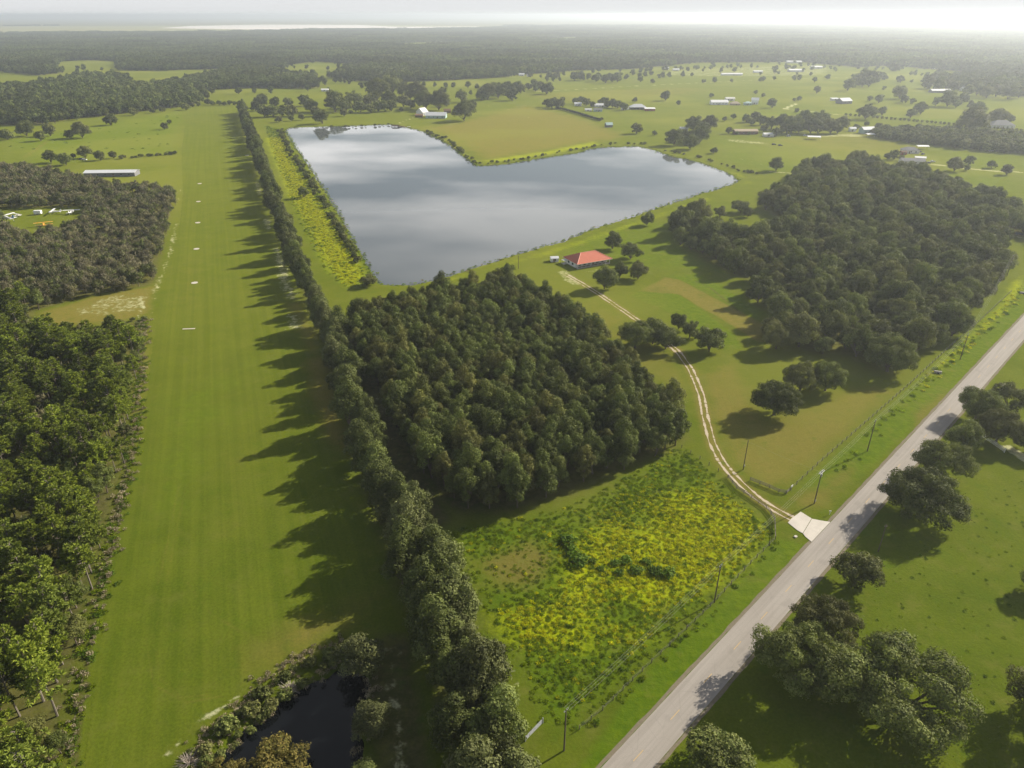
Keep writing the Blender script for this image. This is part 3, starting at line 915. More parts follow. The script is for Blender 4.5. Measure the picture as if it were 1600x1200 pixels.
def broadleaf(seed, R, Ht, nb, rb, csize, dens, low=0.28, open_=0.0, squash=0.8, trunk_r=0.28, cone=0.0, skirt=-0.85):
    """crown of overlapping leaf clumps on a forked trunk; returns (crown arrays, trunk arrays)"""
    g = np.random.default_rng(seed)
    zc = Ht * (0.5 + low / 2)
    hz = Ht * (1 - low) / 2
    cs = []
    tries = 0
    while len(cs) < nb and tries < 4000:
        tries += 1
        d = g.normal(size=3)
        d /= np.linalg.norm(d)
        if d[2] < skirt:
            continue
        rr = g.uniform(0.25, 1.0) ** 0.6
        rad_here = (R - rb * 0.8) * rr * (1.0 - cone * max(0, d[2])) * (1.0 + 0.4 * max(0, -d[2]))
        p = np.array([d[0] * rad_here, d[1] * rad_here, zc + d[2] * (hz - rb * 0.6) * rr])
        if all(np.linalg.norm((p - q[:3]) * (1, 1, 1.15)) > rb * 0.86 for q in cs):
            cs.append(np.array([*p, rb * g.uniform(0.6, 1.3)]))
    cs = np.array(cs)
    if open_:
        cs = cs[g.random(len(cs)) > open_]
    parts, tones = [], []
    for c in cs:
        tn = g.uniform(0.66, 1.34)
        n = int(dens * 4 * math.pi * c[3] ** 2 / (csize ** 2 * 1.5))
        d = unit(g.normal(size=(n, 3)))
        d = d[(d[:, 2] > -0.55) | (g.random(n) < 0.3)]
        n = len(d)
        rr = np.where(g.random(n) < 0.05, g.uniform(1.06, 1.25, n), g.uniform(0.72, 1.04, n))[:, None]
        wob = 1 + 0.22 * np.sin(d[:, :1] * 6 + c[0]) * np.sin(d[:, 1:2] * 6 + c[1]) + 0.1 * np.sin(d[:, 2:] * 9 + c[2])
        P = c[:3] + d * rr * wob * c[3] * np.array([1, 1, squash])
        keep = np.ones(n, bool)
        for q in cs:
            if q is c:
                continue
            keep &= np.linalg.norm((P - q[:3]) / np.array([1, 1, squash]), axis=1) > q[3] * 0.62
        P, d = P[keep], d[keep]
        nn = unit(d * 1.0 + g.normal(size=d.shape) * 0.33 + np.array([0, 0, 0.18]))
        parts.append(cards(P, nn, csize, R=g))
        tones.append(tn * g.uniform(0.85, 1.15, len(P)))
    crown = (*join(parts), np.concatenate(tones))
    tp = []
    lean = g.normal(0, 0.25, 2)
    fork = np.array([lean[0], lean[1], Ht * low * 0.9])
    tp.append(tube_arr([(0, 0, -0.2), (lean[0] * 0.4, lean[1] * 0.4, Ht * low * 0.45), fork], [trunk_r * 1.25, trunk_r, trunk_r * 0.85]))
    order = np.argsort(-cs[:, 3])[:min(9, len(cs))]
    for i in order:
        e = cs[i, :3]
        mid = (fork + e) / 2 + np.array([0, 0, 0.12 * Ht * g.uniform(-0.2, 0.6)])
        tp.append(tube_arr([fork, mid, e], [trunk_r * 0.55, trunk_r * 0.32, trunk_r * 0.1], 5))
    return crown, join(tp)

def pine(seed, R, Ht):
    g = np.random.default_rng(seed)
    parts, tp = [], []
    top = Ht
    tp.append(tube_arr([(0, 0, -0.2), (g.normal(0, .15), g.normal(0, .15), Ht * 0.5), (g.normal(0, .2), g.normal(0, .2), Ht * 0.97)], [0.17, 0.12, 0.04]))
    z = Ht * g.uniform(0.38, 0.5)
    while z < top:
        f = (z - Ht * 0.4) / (Ht * 0.6)
        rl = R * (1.0 - 0.75 * max(0, f) ** 1.5) * g.uniform(0.75, 1.15)
        for k in range(g.integers(3, 6)):
            a = g.uniform(0, 2 * math.pi)
            L = rl * g.uniform(0.55, 1.1)
            e = np.array([math.cos(a) * L, math.sin(a) * L, z + L * 0.28])
            tp.append(tube_arr([(0, 0, z), e * (0.6, 0.6, 1) - (0, 0, L * 0.12), e], [0.05, 0.035, 0.015], 4))
            for tpos in (1.0, 0.66):
                if tpos < 1 and L < 1.0:
                    continue
                c = np.array([e[0] * tpos, e[1] * tpos, z + (e[2] - z) * tpos])
                n = 30
                d = unit(g.normal(size=(n, 3)) + np.array([0, 0, 0.45]) + 0.35 * np.array([math.cos(a), math.sin(a), 0]))
                tr = g.uniform(0.5, 0.85)
                P = c + d * tr * 0.55
                # needles: long cards along d
                side = unit(np.cross(d, g.normal(size=(n, 3))))
                nn = np.cross(d, side)
                ln = tr * g.uniform(0.4, 0.62, (n, 1))
                w = 0.115
                V = np.stack([P - d * ln, P - side * w, P + d * ln, P + side * w], 1).reshape(-1, 3)
                parts.append((V, np.arange(4 * n).reshape(-1, 4)))
        z += Ht * 0.055
    return join(parts), join(tp)

def scrub(seed, R, Ht, leafy):
    g = np.random.default_rng(seed)
    (crown, trunk) = broadleaf(seed, R, Ht, 9, R * 0.42, 0.22, 0.85 * leafy, low=0.1, trunk_r=0.12)
    tw = []
    ntw = int(150 * (1.4 - leafy))
    d = unit(g.normal(size=(ntw, 3)) + np.array([0, 0, 0.5]))
    d[:, 2] = np.abs(d[:, 2])
    base = np.array([0, 0, Ht * 0.42])
    for i in range(ntw):
        s = g.uniform(0.25, 0.8)
        p0 = base + d[i] * np.array([R, R, Ht * 0.58]) * s
        p1 = base + unit((d[i] + g.normal(0, 0.25, 3))[None])[0] * np.array([R, R, Ht * 0.58]) * min(1.12, s + g.uniform(0.25, 0.45))
        sd = np.cross(p1 - p0, g.normal(size=3))
        sd = sd / (np.linalg.norm(sd) + 1e-9) * g.uniform(0.035, 0.09)
        tw.append((np.array([p0 - sd, p0 + sd, p1 + sd * 0.6, p1 - sd * 0.6]), np.array([[0, 1, 2, 3]])))
    return crown, join([trunk] + tw)

class Proto:
    """one tree shape: separate crown/trunk meshes and one joined mesh for distant copies"""
    def __init__(s, name, crown, trunk, lm, bm_, R, Ht):
        s.name, s.R, s.Ht = name, R, Ht
        tone = crown[2] if len(crown) > 2 else np.ones(len(crown[1]))
        crown = crown[:2]
        s.crown = mesh_q(name + '_crown', *crown, [lm], tone=tone)
        s.trunk = mesh_q(name + '_trunk', *trunk, [bm_])
        V, Q = join([crown, trunk])
        s.whole = mesh_q(name, V, Q, [lm, bm_], np.r_[np.zeros(len(crown[1])), np.ones(len(trunk[1]))].astype(int), tone=np.r_[tone, np.ones(len(trunk[1]))])

def protos(name, n, fn, lm, bm_):
    return [Proto(name, *fn(i), lm, bm_, *fn.__defaults__) for i in range(n)]

P_BIG = [Proto('big_oak', *broadleaf(131 + i, 9.4, 12.5, 84, 1.7, 0.17, 0.8, low=0.12, open_=op, trunk_r=0.5), M['oak'], M['bark'], 9.0, 12.5) for i, op in enumerate((0.05, 0.14, 0.26))]
P_OAK = [Proto('oak', *broadleaf(200 + i, 5.2, 9.5, 34, 1.4, 0.20, 0.8, low=0.06), M['oak'], M['bark'], 5.0, 9.5) for i in range(6)]
P_HARD = [Proto('hardwood', *broadleaf(300 + i, 3.9, 13.0, 30, 1.2, 0.18, 0.8, low=0.16, squash=1.0, trunk_r=0.2, cone=0.3), M['hard'], M['bark'], 3.7, 13.0) for i in range(6)]
P_WIND = [Proto('windbreak', *broadleaf(400 + i, 4.2, 14.0, 32, 1.35, 0.185, 0.8, low=0.08, squash=1.05, trunk_r=0.24, cone=0.5), M['wind'], M['bark'], 4.0, 14.0) for i in range(6)]
P_PINE = [Proto('pine', *pine(500 + i, 3.0, 13.0), M['pine'], M['pale_bark'], 3.0, 13.0) for i in range(6)]
P_SCRUB = [Proto('scrub', *scrub(600 + i, 3.0, 7.5, l), M['scrub'], M['twig'], 3.0, 7.5) for i, l in enumerate((0.35, 0.6, 0.8, 1.0, 1.15, 0.5))]
P_FAR = [Proto('far_tree', *broadleaf(700 + i, 4.8, 12.0, 10, 2.3, 0.95, 0.8, low=0.04), M['far'], M['bark'], 4.6, 12.0) for i in range(5)]
P_MID = [Proto('mid_oak', *broadleaf(800 + i, 5.0, 9.0, 20, 1.75, 0.55, 0.95, low=0.0), M['oak'], M['bark'], 5.0, 9.0) for i in range(6)]
P_SHRUB = [Proto('shrub', *broadleaf(900 + i, 1.5, 1.9, 9, 0.65, 0.2, 0.9, low=0.0, trunk_r=0.05), M['oak'], M['bark'], 1.5, 1.9) for i in range(4)]
P_WEEDY = [Proto('weedy_shrub', *broadleaf(980 + i, 1.5, 1.6, 10, 0.6, 0.2, 0.6, low=0.0, trunk_r=0.03), M['weed_dark'], M['bark'], 1.5, 1.6) for i in range(3)]
P_WILLOW = [Proto('willow', *broadleaf(950 + i, 5.2, 5.0, 40, 1.05, 0.17, 0.8, low=0.05, trunk_r=0.2), M['willow'], M['bark'], 5.0, 5.0) for i in range(2)]

def place_tree(pr, name, x, y, w, h, label, cat, group=None, parts=True, z=0.0):
    sx, sz = w / (2 * pr.R), h / pr.Ht
    rz = RND.uniform(0, 6.283)
    if parts:
        t = thing(name, label, cat, (x, y, z), rz, group)
        t.scale = (sx, sx, sz)
        link('crown', pr.crown, t)
        link('trunk', pr.trunk, t)
    else:
        t = tag(link(name, pr.whole, None, (x, y, z), (0, 0, rz)), label, cat, group)
        t.scale = (sx, sx, sz)
    return t

# instancing of masses (kind = stuff)
def scatter_stuff(name, P, sxy, sz, meshes, seed=1, label=None):
    """one object: points carrying size and turn, each set with one of the shapes"""
    n = len(P)
    if n == 0:
        return
    g = np.random.default_rng(seed)
    col = bpy.data.collections.new(name + '_shapes')
    for i, me in enumerate(meshes):
        o = bpy.data.objects.new('%s_shape%02d' % (name, i), me)
        col.objects.link(o)
    me = bpy.data.meshes.new(name)
    me.vertices.add(n)
    me.vertices.foreach_set('co', np.asarray(P, np.float32).ravel())
    for nm, ty, data in (('sxy', 'FLOAT', sxy), ('sz', 'FLOAT', sz), ('rz', 'FLOAT', g.uniform(0, 6.283, n)), ('pick', 'INT', g.integers(0, len(meshes), n))):
        a = me.attributes.new(nm, ty, 'POINT')
        a.data.foreach_set('value', np.asarray(data, np.float32 if ty == 'FLOAT' else np.int32) * np.ones(n, np.float32 if ty == 'FLOAT' else np.int32))
    o = link(name, me, kind='stuff')
    if label:
        o['label'] = label
    nt = bpy.data.node_groups.new(name, 'GeometryNodeTree')
    nt.interface.new_socket('Geometry', in_out='INPUT', socket_type='NodeSocketGeometry')
    nt.interface.new_socket('Geometry', in_out='OUTPUT', socket_type='NodeSocketGeometry')
    gi, go = nt.nodes.new('NodeGroupInput'), nt.nodes.new('NodeGroupOutput')
    ip = nt.nodes.new('GeometryNodeInstanceOnPoints')
    ci = nt.nodes.new('GeometryNodeCollectionInfo')
    ci.inputs['Collection'].default_value = col
    ci.inputs['Separate Children'].default_value = True
    ci.inputs['Reset Children'].default_value = True
    def na(nm, ty):
        x = nt.nodes.new('GeometryNodeInputNamedAttribute')
        x.data_type = ty
        x.inputs['Name'].default_value = nm
        return x.outputs['Attribute']
    cs = nt.nodes.new('ShaderNodeCombineXYZ')
    s1 = na('sxy', 'FLOAT')
    nt.links.new(s1, cs.inputs[0])
    nt.links.new(s1, cs.inputs[1])
    nt.links.new(na('sz', 'FLOAT'), cs.inputs[2])
    cr = nt.nodes.new('ShaderNodeCombineXYZ')
    nt.links.new(na('rz', 'FLOAT'), cr.inputs[2])
    e2r = nt.nodes.new('FunctionNodeEulerToRotation')
    nt.links.new(cr.outputs[0], e2r.inputs[0])
    nt.links.new(gi.outputs[0], ip.inputs['Points'])
    nt.links.new(ci.outputs[0], ip.inputs['Instance'])
    ip.inputs['Pick Instance'].default_value = True
    nt.links.new(na('pick', 'INT'), ip.inputs['Instance Index'])
    nt.links.new(e2r.outputs[0], ip.inputs['Rotation'])
    nt.links.new(cs.outputs[0], ip.inputs['Scale'])
    nt.links.new(ip.outputs[0], go.inputs[0])
    md = o.modifiers.new('scatter', 'NODES')
    md.node_group = nt
    return o

def jitter_grid(poly, step, holes=(), jit=0.33, ang=0.0, edge=0.0):
    P = np.asarray(poly)
    c, s = math.cos(ang), math.sin(ang)
    Rm = np.array([[c, -s], [s, c]])
    Q = P @ Rm
    xs = np.arange(Q[:, 0].min(), Q[:, 0].max() + step, step)
    ys = np.arange(Q[:, 1].min(), Q[:, 1].max() + step, step)
    X, Y = np.meshgrid(xs, ys)
    pts = np.stack([X.ravel(), Y.ravel()], 1) + rng.uniform(-jit, jit, (X.size, 2)) * step
    pts = pts @ Rm.T
    k = sdf(P, pts[:, 0], pts[:, 1]) < -edge
    for h in holes:
        k &= sdf(h, pts[:, 0], pts[:, 1]) > 0
    return pts[k]

def in_frame(pts, m=70):
    d = depth_of(pts[:, 0], pts[:, 1])
    px = CX + FPX * pts[:, 0] / d
    py = CY - FPX * (pts[:, 1] * sP - H * cP) / d
    return (px > -m) & (px < 1600 + m) & (py < 1200 + 2 * m) & (d > 0)

def stand(name, pts, prs, w, h, label, cat, group_, limit=300, parts_within=330.0, stuff=None, wv=0.2):
    """the trees of one stand: nearest ones as things, the rest as one mass"""
    d = np.hypot(pts[:, 0], pts[:, 1])
    o = np.argsort(d)
    pts, d = pts[o], d[o]
    vis = in_frame(pts, 20)
    n = 0
    rest = []
    for p, dd, v in zip(pts, d, vis):
        if v and n < limit:
            k = RND.uniform(1 - wv, 1 + wv)
            pr = prs[RND.randrange(len(prs))]
            lab, grp = (label, group_) if isinstance(label, str) else label(p)
            place_tree(pr, name, p[0], p[1], w * k, h * k * RND.uniform(0.88, 1.1), lab, cat, grp, dd < parts_within)
            n += 1
        else:
            rest.append(p)
    if rest:
        R = np.array(rest)
        k = rng.uniform(1 - wv, 1 + wv, len(R))
        scatter_stuff(stuff or name, np.c_[R, np.zeros(len(R))], w * k / (2 * prs[0].R), h * k / prs[0].Ht * rng.uniform(0.88, 1.1, len(R)), [p.whole for p in prs], 3)

# what a tree of a stand stands beside, for its label
def beside(poly, what, sides, depth, inner):
    P = np.asarray(poly)
    def f(p):
        X, Y = np.array([p[0]]), np.array([p[1]])
        if sdf(P, X, Y)[0] > -depth:
            best = min(sides, key=lambda sd: sdf_line(GA(sd[0]), X, Y)[0])
            return what + ' ' + best[1], what + ' ' + best[1]
        best = min(inner, key=lambda c: (p[0] - G(*c[0])[0]) ** 2 + (p[1] - G(*c[0])[1]) ** 2)
        return what + ' ' + best[1], what + ' ' + best[1]
    return f
def by_place(what, spots):
    def f(p):
        px, py = PX(p[0], p[1])
        best = min(spots, key=lambda c: (px - c[0][0]) ** 2 + 2.0 * (py - c[0][1]) ** 2)
        return what + ' ' + best[1], what + ' ' + best[1]
    return f
L_CENTER = beside(CENTER, 'slender broadleaf tree', [
    ([(700, 800), (800, 800), (900, 772), (985, 730)], 'at the stand edge facing the yellow meadow'), ([(1062, 684), (1040, 702)], 'at the stand corner nearest the driveway bend'),
    ([(1062, 684), (1000, 620), (930, 545), (850, 478)], 'at the stand edge facing the driveway'), ([(790, 450), (700, 472), (640, 487), (585, 500)], 'at the stand edge facing the pond'),
    ([(548, 520), (608, 620), (648, 705), (690, 785)], 'at the stand edge along the shaded lane')], 6.5,
    [((690, 540), 'inside the square stand, behind the shaded lane end'), ((800, 520), 'inside the square stand, toward the pond'), ((720, 660), 'inside the square stand, above the lane'),
     ((860, 600), 'in the heart of the square stand'), ((930, 680), 'inside the square stand, toward the driveway bend'), ((800, 730), 'inside the square stand, behind its meadow edge')])
L_RIGHT = beside(RIGHT, 'rounded dark oak', [
    ([(1068, 338), (1048, 355), (1110, 402), (1165, 425)], 'at the wide wood edge facing the red-roofed house'), ([(1172, 466), (1188, 515), (1235, 545)], 'at the wide wood edge facing the mown garden'),
    ([(1235, 545), (1325, 562), (1400, 585)], 'at the wide wood edge above the mown lawn'), ([(1430, 556), (1500, 518), (1570, 425)], 'at the wide wood edge along the roadside weeds'),
    ([(1205, 342), (1172, 308), (1250, 274)], 'at the wide wood edge facing the pond'), ([(1290, 262), (1420, 275), (1530, 318), (1650, 370)], 'at the wide wood edge facing the far farms')], 9,
    [((1150, 385), 'inside the narrow tip of the wide wood'), ((1280, 400), 'inside the wide wood below the bright gap'), ((1260, 490), 'inside the wide wood behind its lawn edge'),
     ((1400, 520), 'inside the wide wood near its road corner'), ((1450, 430), 'in the middle of the wide wood'), ((1520, 370), 'inside the wide wood toward the frame edge'), ((1350, 310), 'inside the far part of the wide wood')])
L_WIND = by_place('tall bushy windbreak tree', [((380, 190), 'at the far end by the round-tree grove'), ((405, 255), 'beside the head of the yellow strip'), ((430, 330), 'beside the middle of the yellow strip'),
    ((460, 405), 'above the white sand patches'), ((485, 465), 'at the near corner of the pond'), ((512, 535), 'at the start of the shaded lane'), ((545, 635), 'beside the upper square stand'),
    ((580, 740), 'beside the lower square stand'), ((625, 850), 'at the top corner of the yellow meadow'), ((668, 970), 'beside the dry patch of the meadow'), ((705, 1070), 'across the sandy path from the dark pond'),
    ((750, 1180), 'near the tube gate at the foot of the meadow')])
L_PINE = by_place('yellow-green pine', [((40, 540), 'below the sandy clearing, away from the airstrip'), ((180, 530), 'below the sandy clearing, near the airstrip'), ((60, 650), 'in the upper pine wood, away from the airstrip'),
    ((180, 650), 'in the upper pine wood, at the airstrip edge'), ((50, 780), 'in the middle pine wood, away from the airstrip'), ((160, 790), 'in the middle pine wood, at the airstrip edge'),
    ((40, 930), 'in the lower pine wood, away from the airstrip'), ((130, 930), 'in the lower pine wood, at the airstrip edge'), ((30, 1090), 'at the foot of the pine wood, away from the ditch'), ((95, 1100), 'at the foot of the pine wood, by the dark ditch')])
L_UNDER = by_place('dull green broadleaf tree', [((100, 560), 'among the upper pines'), ((100, 720), 'among the middle pines'), ((80, 900), 'among the lower pines'), ((60, 1100), 'among the pines at the foot of the airstrip')])
L_SCRUB = by_place('grey-brown half bare scrub tree', [((60, 300), 'behind the parked planes'), ((200, 310), 'before the hangar'), ((240, 380), 'at the airstrip edge by the white sand'), ((170, 370), 'right of the plane clearing'),
    ((60, 410), 'below the orange biplane'), ((150, 440), 'above the sandy clearing'), ((50, 470), 'left of the sandy clearing'), ((160, 500), 'just below the sandy clearing')])
# planted stand in the middle
stand('hardwood_tree', jitter_grid(CENTER, 5.3, jit=0.3, ang=math.radians(38)), P_HARD, 7.4, 13.0,
      L_CENTER, 'broadleaf tree', 'trees of the square stand below the pond', stuff='stand_interior_trees')
# big stand beside the road
stand('oak_tree', jitter_grid(RIGHT, 9.0, (RIGHT_GAP,), ang=math.radians(20)), P_OAK, 10.8, 12.0,
      L_RIGHT, 'oak', 'oaks of the wide wood beside the road', limit=260, parts_within=300, stuff='oak_wood_interior', wv=0.36)
# windbreak along the airstrip
def along(line, step, spread, y_min=20):
    L = np.asarray(line)
    t = np.concatenate([[0], np.cumsum(np.hypot(*np.diff(L, axis=0).T))])
    s = np.arange(0, t[-1], step)
    P = np.stack([np.interp(s, t, L[:, 0]), np.interp(s, t, L[:, 1])], 1)
    return P + rng.normal(0, spread, P.shape)
wp = np.concatenate([along(WIND, 5.4, 1.5), along(WIND[7:11] + np.array([2.5, 2.0]), 8.0, 1.6), along(WIND[11:] + np.array([3.5, 3.0]), 5.5, 1.8), along(WIND2, 5.0, 1.9)])
wp = wp[rng.random(len(wp)) > 0.08]
stand('windbreak_tree', wp, P_WIND, 8.7, 14.0, L_WIND, 'windbreak tree', 'trees of the windbreak along the airstrip', parts_within=420, stuff='windbreak_far_trees', wv=0.3)
# left woods
lp = jitter_grid(LEFT, 5.0, LEFT_GAPS, jit=0.4)
ppy = np.array([PX(*p)[1] for p in lp])
near = ppy > 480
low_here = sdf(TALL_GAP, lp[:, 0], lp[:, 1]) < 0
pine_m = near & (rng.random(len(lp)) < 0.64) & ~low_here
oak_m = near & ~pine_m & ~low_here
stand('pine_tree', lp[pine_m], P_PINE, 7.0, 12.0, L_PINE, 'pine', 'pines of the wood beside the airstrip', limit=300, parts_within=300, stuff='pine_wood_interior', wv=0.28)
stand('understorey_tree', lp[oak_m], P_HARD + P_SCRUB[3:5], 5.6, 8.5, L_UNDER, 'understorey tree', 'broadleaf trees among the pines', limit=200, parts_within=260, stuff='understorey_far_trees', wv=0.3)
sc = lp[~near]
sc2 = jitter_grid(LEFT, 5.2, LEFT_GAPS, jit=0.55)
sc2y = np.array([PX(*p)[1] for p in sc2])
sc_low = (sdf(TALL_GAP, sc2[:, 0], sc2[:, 1]) < 0) & (sc2y > 495) & (rng.random(len(sc2)) < 0.8)
low_pts = sc2[sc_low]
sc2 = sc2[(sc2y < 500) & ~sc_low & (sdf(TALL_GAP, sc2[:, 0], sc2[:, 1]) > 0)]
stand('scrub_tree', sc2, P_SCRUB, 5.6, 7.0, L_SCRUB, 'scrub tree', 'scrub trees of the thicket by the planes', limit=300, parts_within=360, stuff='scrub_thicket', wv=0.32)

stand('low_bush', low_pts, P_SCRUB[2:5], 3.6, 2.6, 'low dull bush on the near side of the sandy clearing', 'bush', 'low bushes by the sandy clearing', limit=200, parts_within=0, stuff='low_bush_rest', wv=0.35)
# ------------------------------------------------------------------ single trees and small groves
def solo(px, py, wpx, label, group=None, hr=0.85, prs=None, name='oak_tree', cat='oak', parts=None):
    """a tree given by the pixel of its crown centre"""
    m = mpp(py)
    w = wpx * m
    h = max(w * hr, 2.0)
    # base: the crown centre stands about 0.55 h above it
    best = None
    yb = py
    for _ in range(6):
        x, y = G(px, yb)
        cx_, cy_ = PX(x, y, 0.55 * h)
        yb += py - cy_
        px_fix = px - cx_
    x, y = G(px, yb)
    x += (px - PX(x, y, 0.55 * h)[0]) * m
    big = wpx > 75
    if prs is None:
        prs = P_BIG if big else (P_OAK if wpx > 20 else P_MID)
    pr = prs[RND.randrange(len(prs))] if isinstance(prs, list) else prs
    return place_tree(pr, name, x, y, w, h, label, cat, group, wpx > 16 if parts is None else parts)

def based(px, py, wm, hm, label, pr, group=None, name='oak_tree', cat='oak'):
    if cat == 'oak':
        hm = hm * 1.08
    x, y = G(px, py)
    return place_tree(pr, name, x, y, wm, hm, label, cat, group, True)

# roadside oaks, largest trees of the picture
based(1436, 806, 21.5, 12.5, 'broad dark oak leaning over the road opposite the concrete apron', P_BIG[0])
based(1470, 746, 15.5, 11, 'rounded oak behind the broad one, next up the road', P_BIG[1])
based(1500, 703, 10, 9.5, 'small pale-topped oak by the end of the white gate', P_OAK[0])
based(1524, 654, 14, 11, 'oak whose crown hides the road edge beyond the white gate', P_BIG[1])
based(1556, 690, 14, 10.5, 'dense oak standing just behind the white gate', P_BIG[0])
based(1574, 640, 12, 10, 'farther oak of the clump behind the white gate', P_OAK[2])
based(1606, 705, 10, 7, 'low dark bushy oak beside the sandy gate track', P_OAK[3])
based(1336, 912, 11.5, 8.5, 'thin greyish young oak on the road verge', P_OAK[1])
based(1282, 1010, 15.5, 11, 'olive oak shading the road, upper of the overlapping two', P_BIG[0])
based(1243, 1062, 18.5, 12.5, 'large oak shading the road, lower of the overlapping two', P_BIG[1])
based(1405, 1115, 25, 13, 'huge open-crowned oak with gaps of grass showing through', P_BIG[2])
based(1642, 1120, 17, 12, 'oak cut by the frame at the pasture edge', P_BIG[1])
based(1116, 1205, 12.5, 6.5, 'low round oak at the foot of the road', P_OAK[4])
based(1622, 925, 9, 7, 'small oak cut by the frame above the open pasture', P_OAK[2])
# lawn oaks by the driveway
based(1209, 648, 16.5, 11.5, 'round dark oak alone on the mown lawn near the road', P_BIG[0])
based(1250, 610, 13, 10.5, 'oak touching its twin, nearer the driveway', P_BIG[1])
based(1289, 610, 13.5, 10.5, 'oak touching its twin, nearer the road', P_BIG[0])
based(992, 543, 15, 11, 'bushy oak at the driveway bend, nearest the square stand', P_BIG[1])
based(1020, 537, 12.5, 10, 'middle oak of the clump at the driveway bend', P_OAK[0])
based(1040, 545, 12.5, 9.5, 'oak where the driveway comes out of the clump', P_OAK[1])
based(1060, 514, 7.5, 7, 'small oak behind the clump at the driveway bend', P_OAK[3])
based(1077, 528, 8, 8, 'slim oak between the clump and the lone lawn oak', P_OAK[2])
based(1108, 549, 12, 10, 'lone oak with a visible trunk right of the driveway bend', P_OAK[4])
based(1386, 580, 18.5, 13.5, 'largest pale-crowned oak at the road corner of the wide wood', P_BIG[0])
based(1212, 545, 13, 11, 'oak at the lawn corner of the wide wood', P_BIG[1])
# round the red-roofed house
based(957, 389, 10.5, 9.5, 'round oak behind the red-roofed house toward the pond', P_OAK[0])
based(985, 405, 12.5, 9, 'wide oak off the back corner of the red-roofed house', P_OAK[1])
based(997, 436, 10, 9.5, 'oak at the corner of the mown garden', P_OAK[2])
based(968, 434, 8.5, 8, 'small oak half hidden beside the front yard', P_OAK[3])
based(945, 451, 12, 11, 'oak beside the driveway in front of the red-roofed house', P_OAK[4])
based(1011, 352, 9, 8, 'lone round oak on the bank by the pond', P_OAK[0])
based(1064, 337, 7, 6.5, 'small oak at the tip of the wide wood nearest the pond', P_OAK[1])
based(1124, 340, 9, 8, 'oak in the bright gap at the top of the wide wood', P_OAK[2])
based(1157, 332, 14, 8, 'wide low oak in the bright gap near the wood', P_OAK[3])
based(1168, 339, 7, 6.5, 'small oak touching the wide low one in the gap', P_OAK[4])
based(475, 309, 9, 8, 'round oak alone in the yellow strip beside the pond', P_OAK[1])
based(574, 446, 10, 5.5, 'rounded bush at the near corner of the pond', P_OAK[3], name='shrub', cat='shrub')
based(1212, 267, 13, 11, 'round oak on the green corner beyond the wide wood', P_OAK[0])
# dark pond
based(565, 1046, 9.5, 9.5, 'feathery green tree at the head of the dark pond', P_WIND[0], name='bank_tree', cat='tree')
based(583, 1148, 8, 8.5, 'round bright green tree on the bank of the dark pond', P_WIND[2], name='bank_tree', cat='tree')
based(574, 1240, 7, 7.5, 'tree top at the bottom edge beside the dark pond', P_WIND[3], name='bank_tree', cat='tree')
based(432, 1215, 13.5, 4.5, 'wide brownish willow rising from the dark pond', P_WILLOW[0], name='willow_tree', cat='willow')
based(352, 1225, 9, 3.5, 'small yellowish willow beside the wide one in the dark pond', P_WILLOW[1], name='willow_tree', cat='willow')
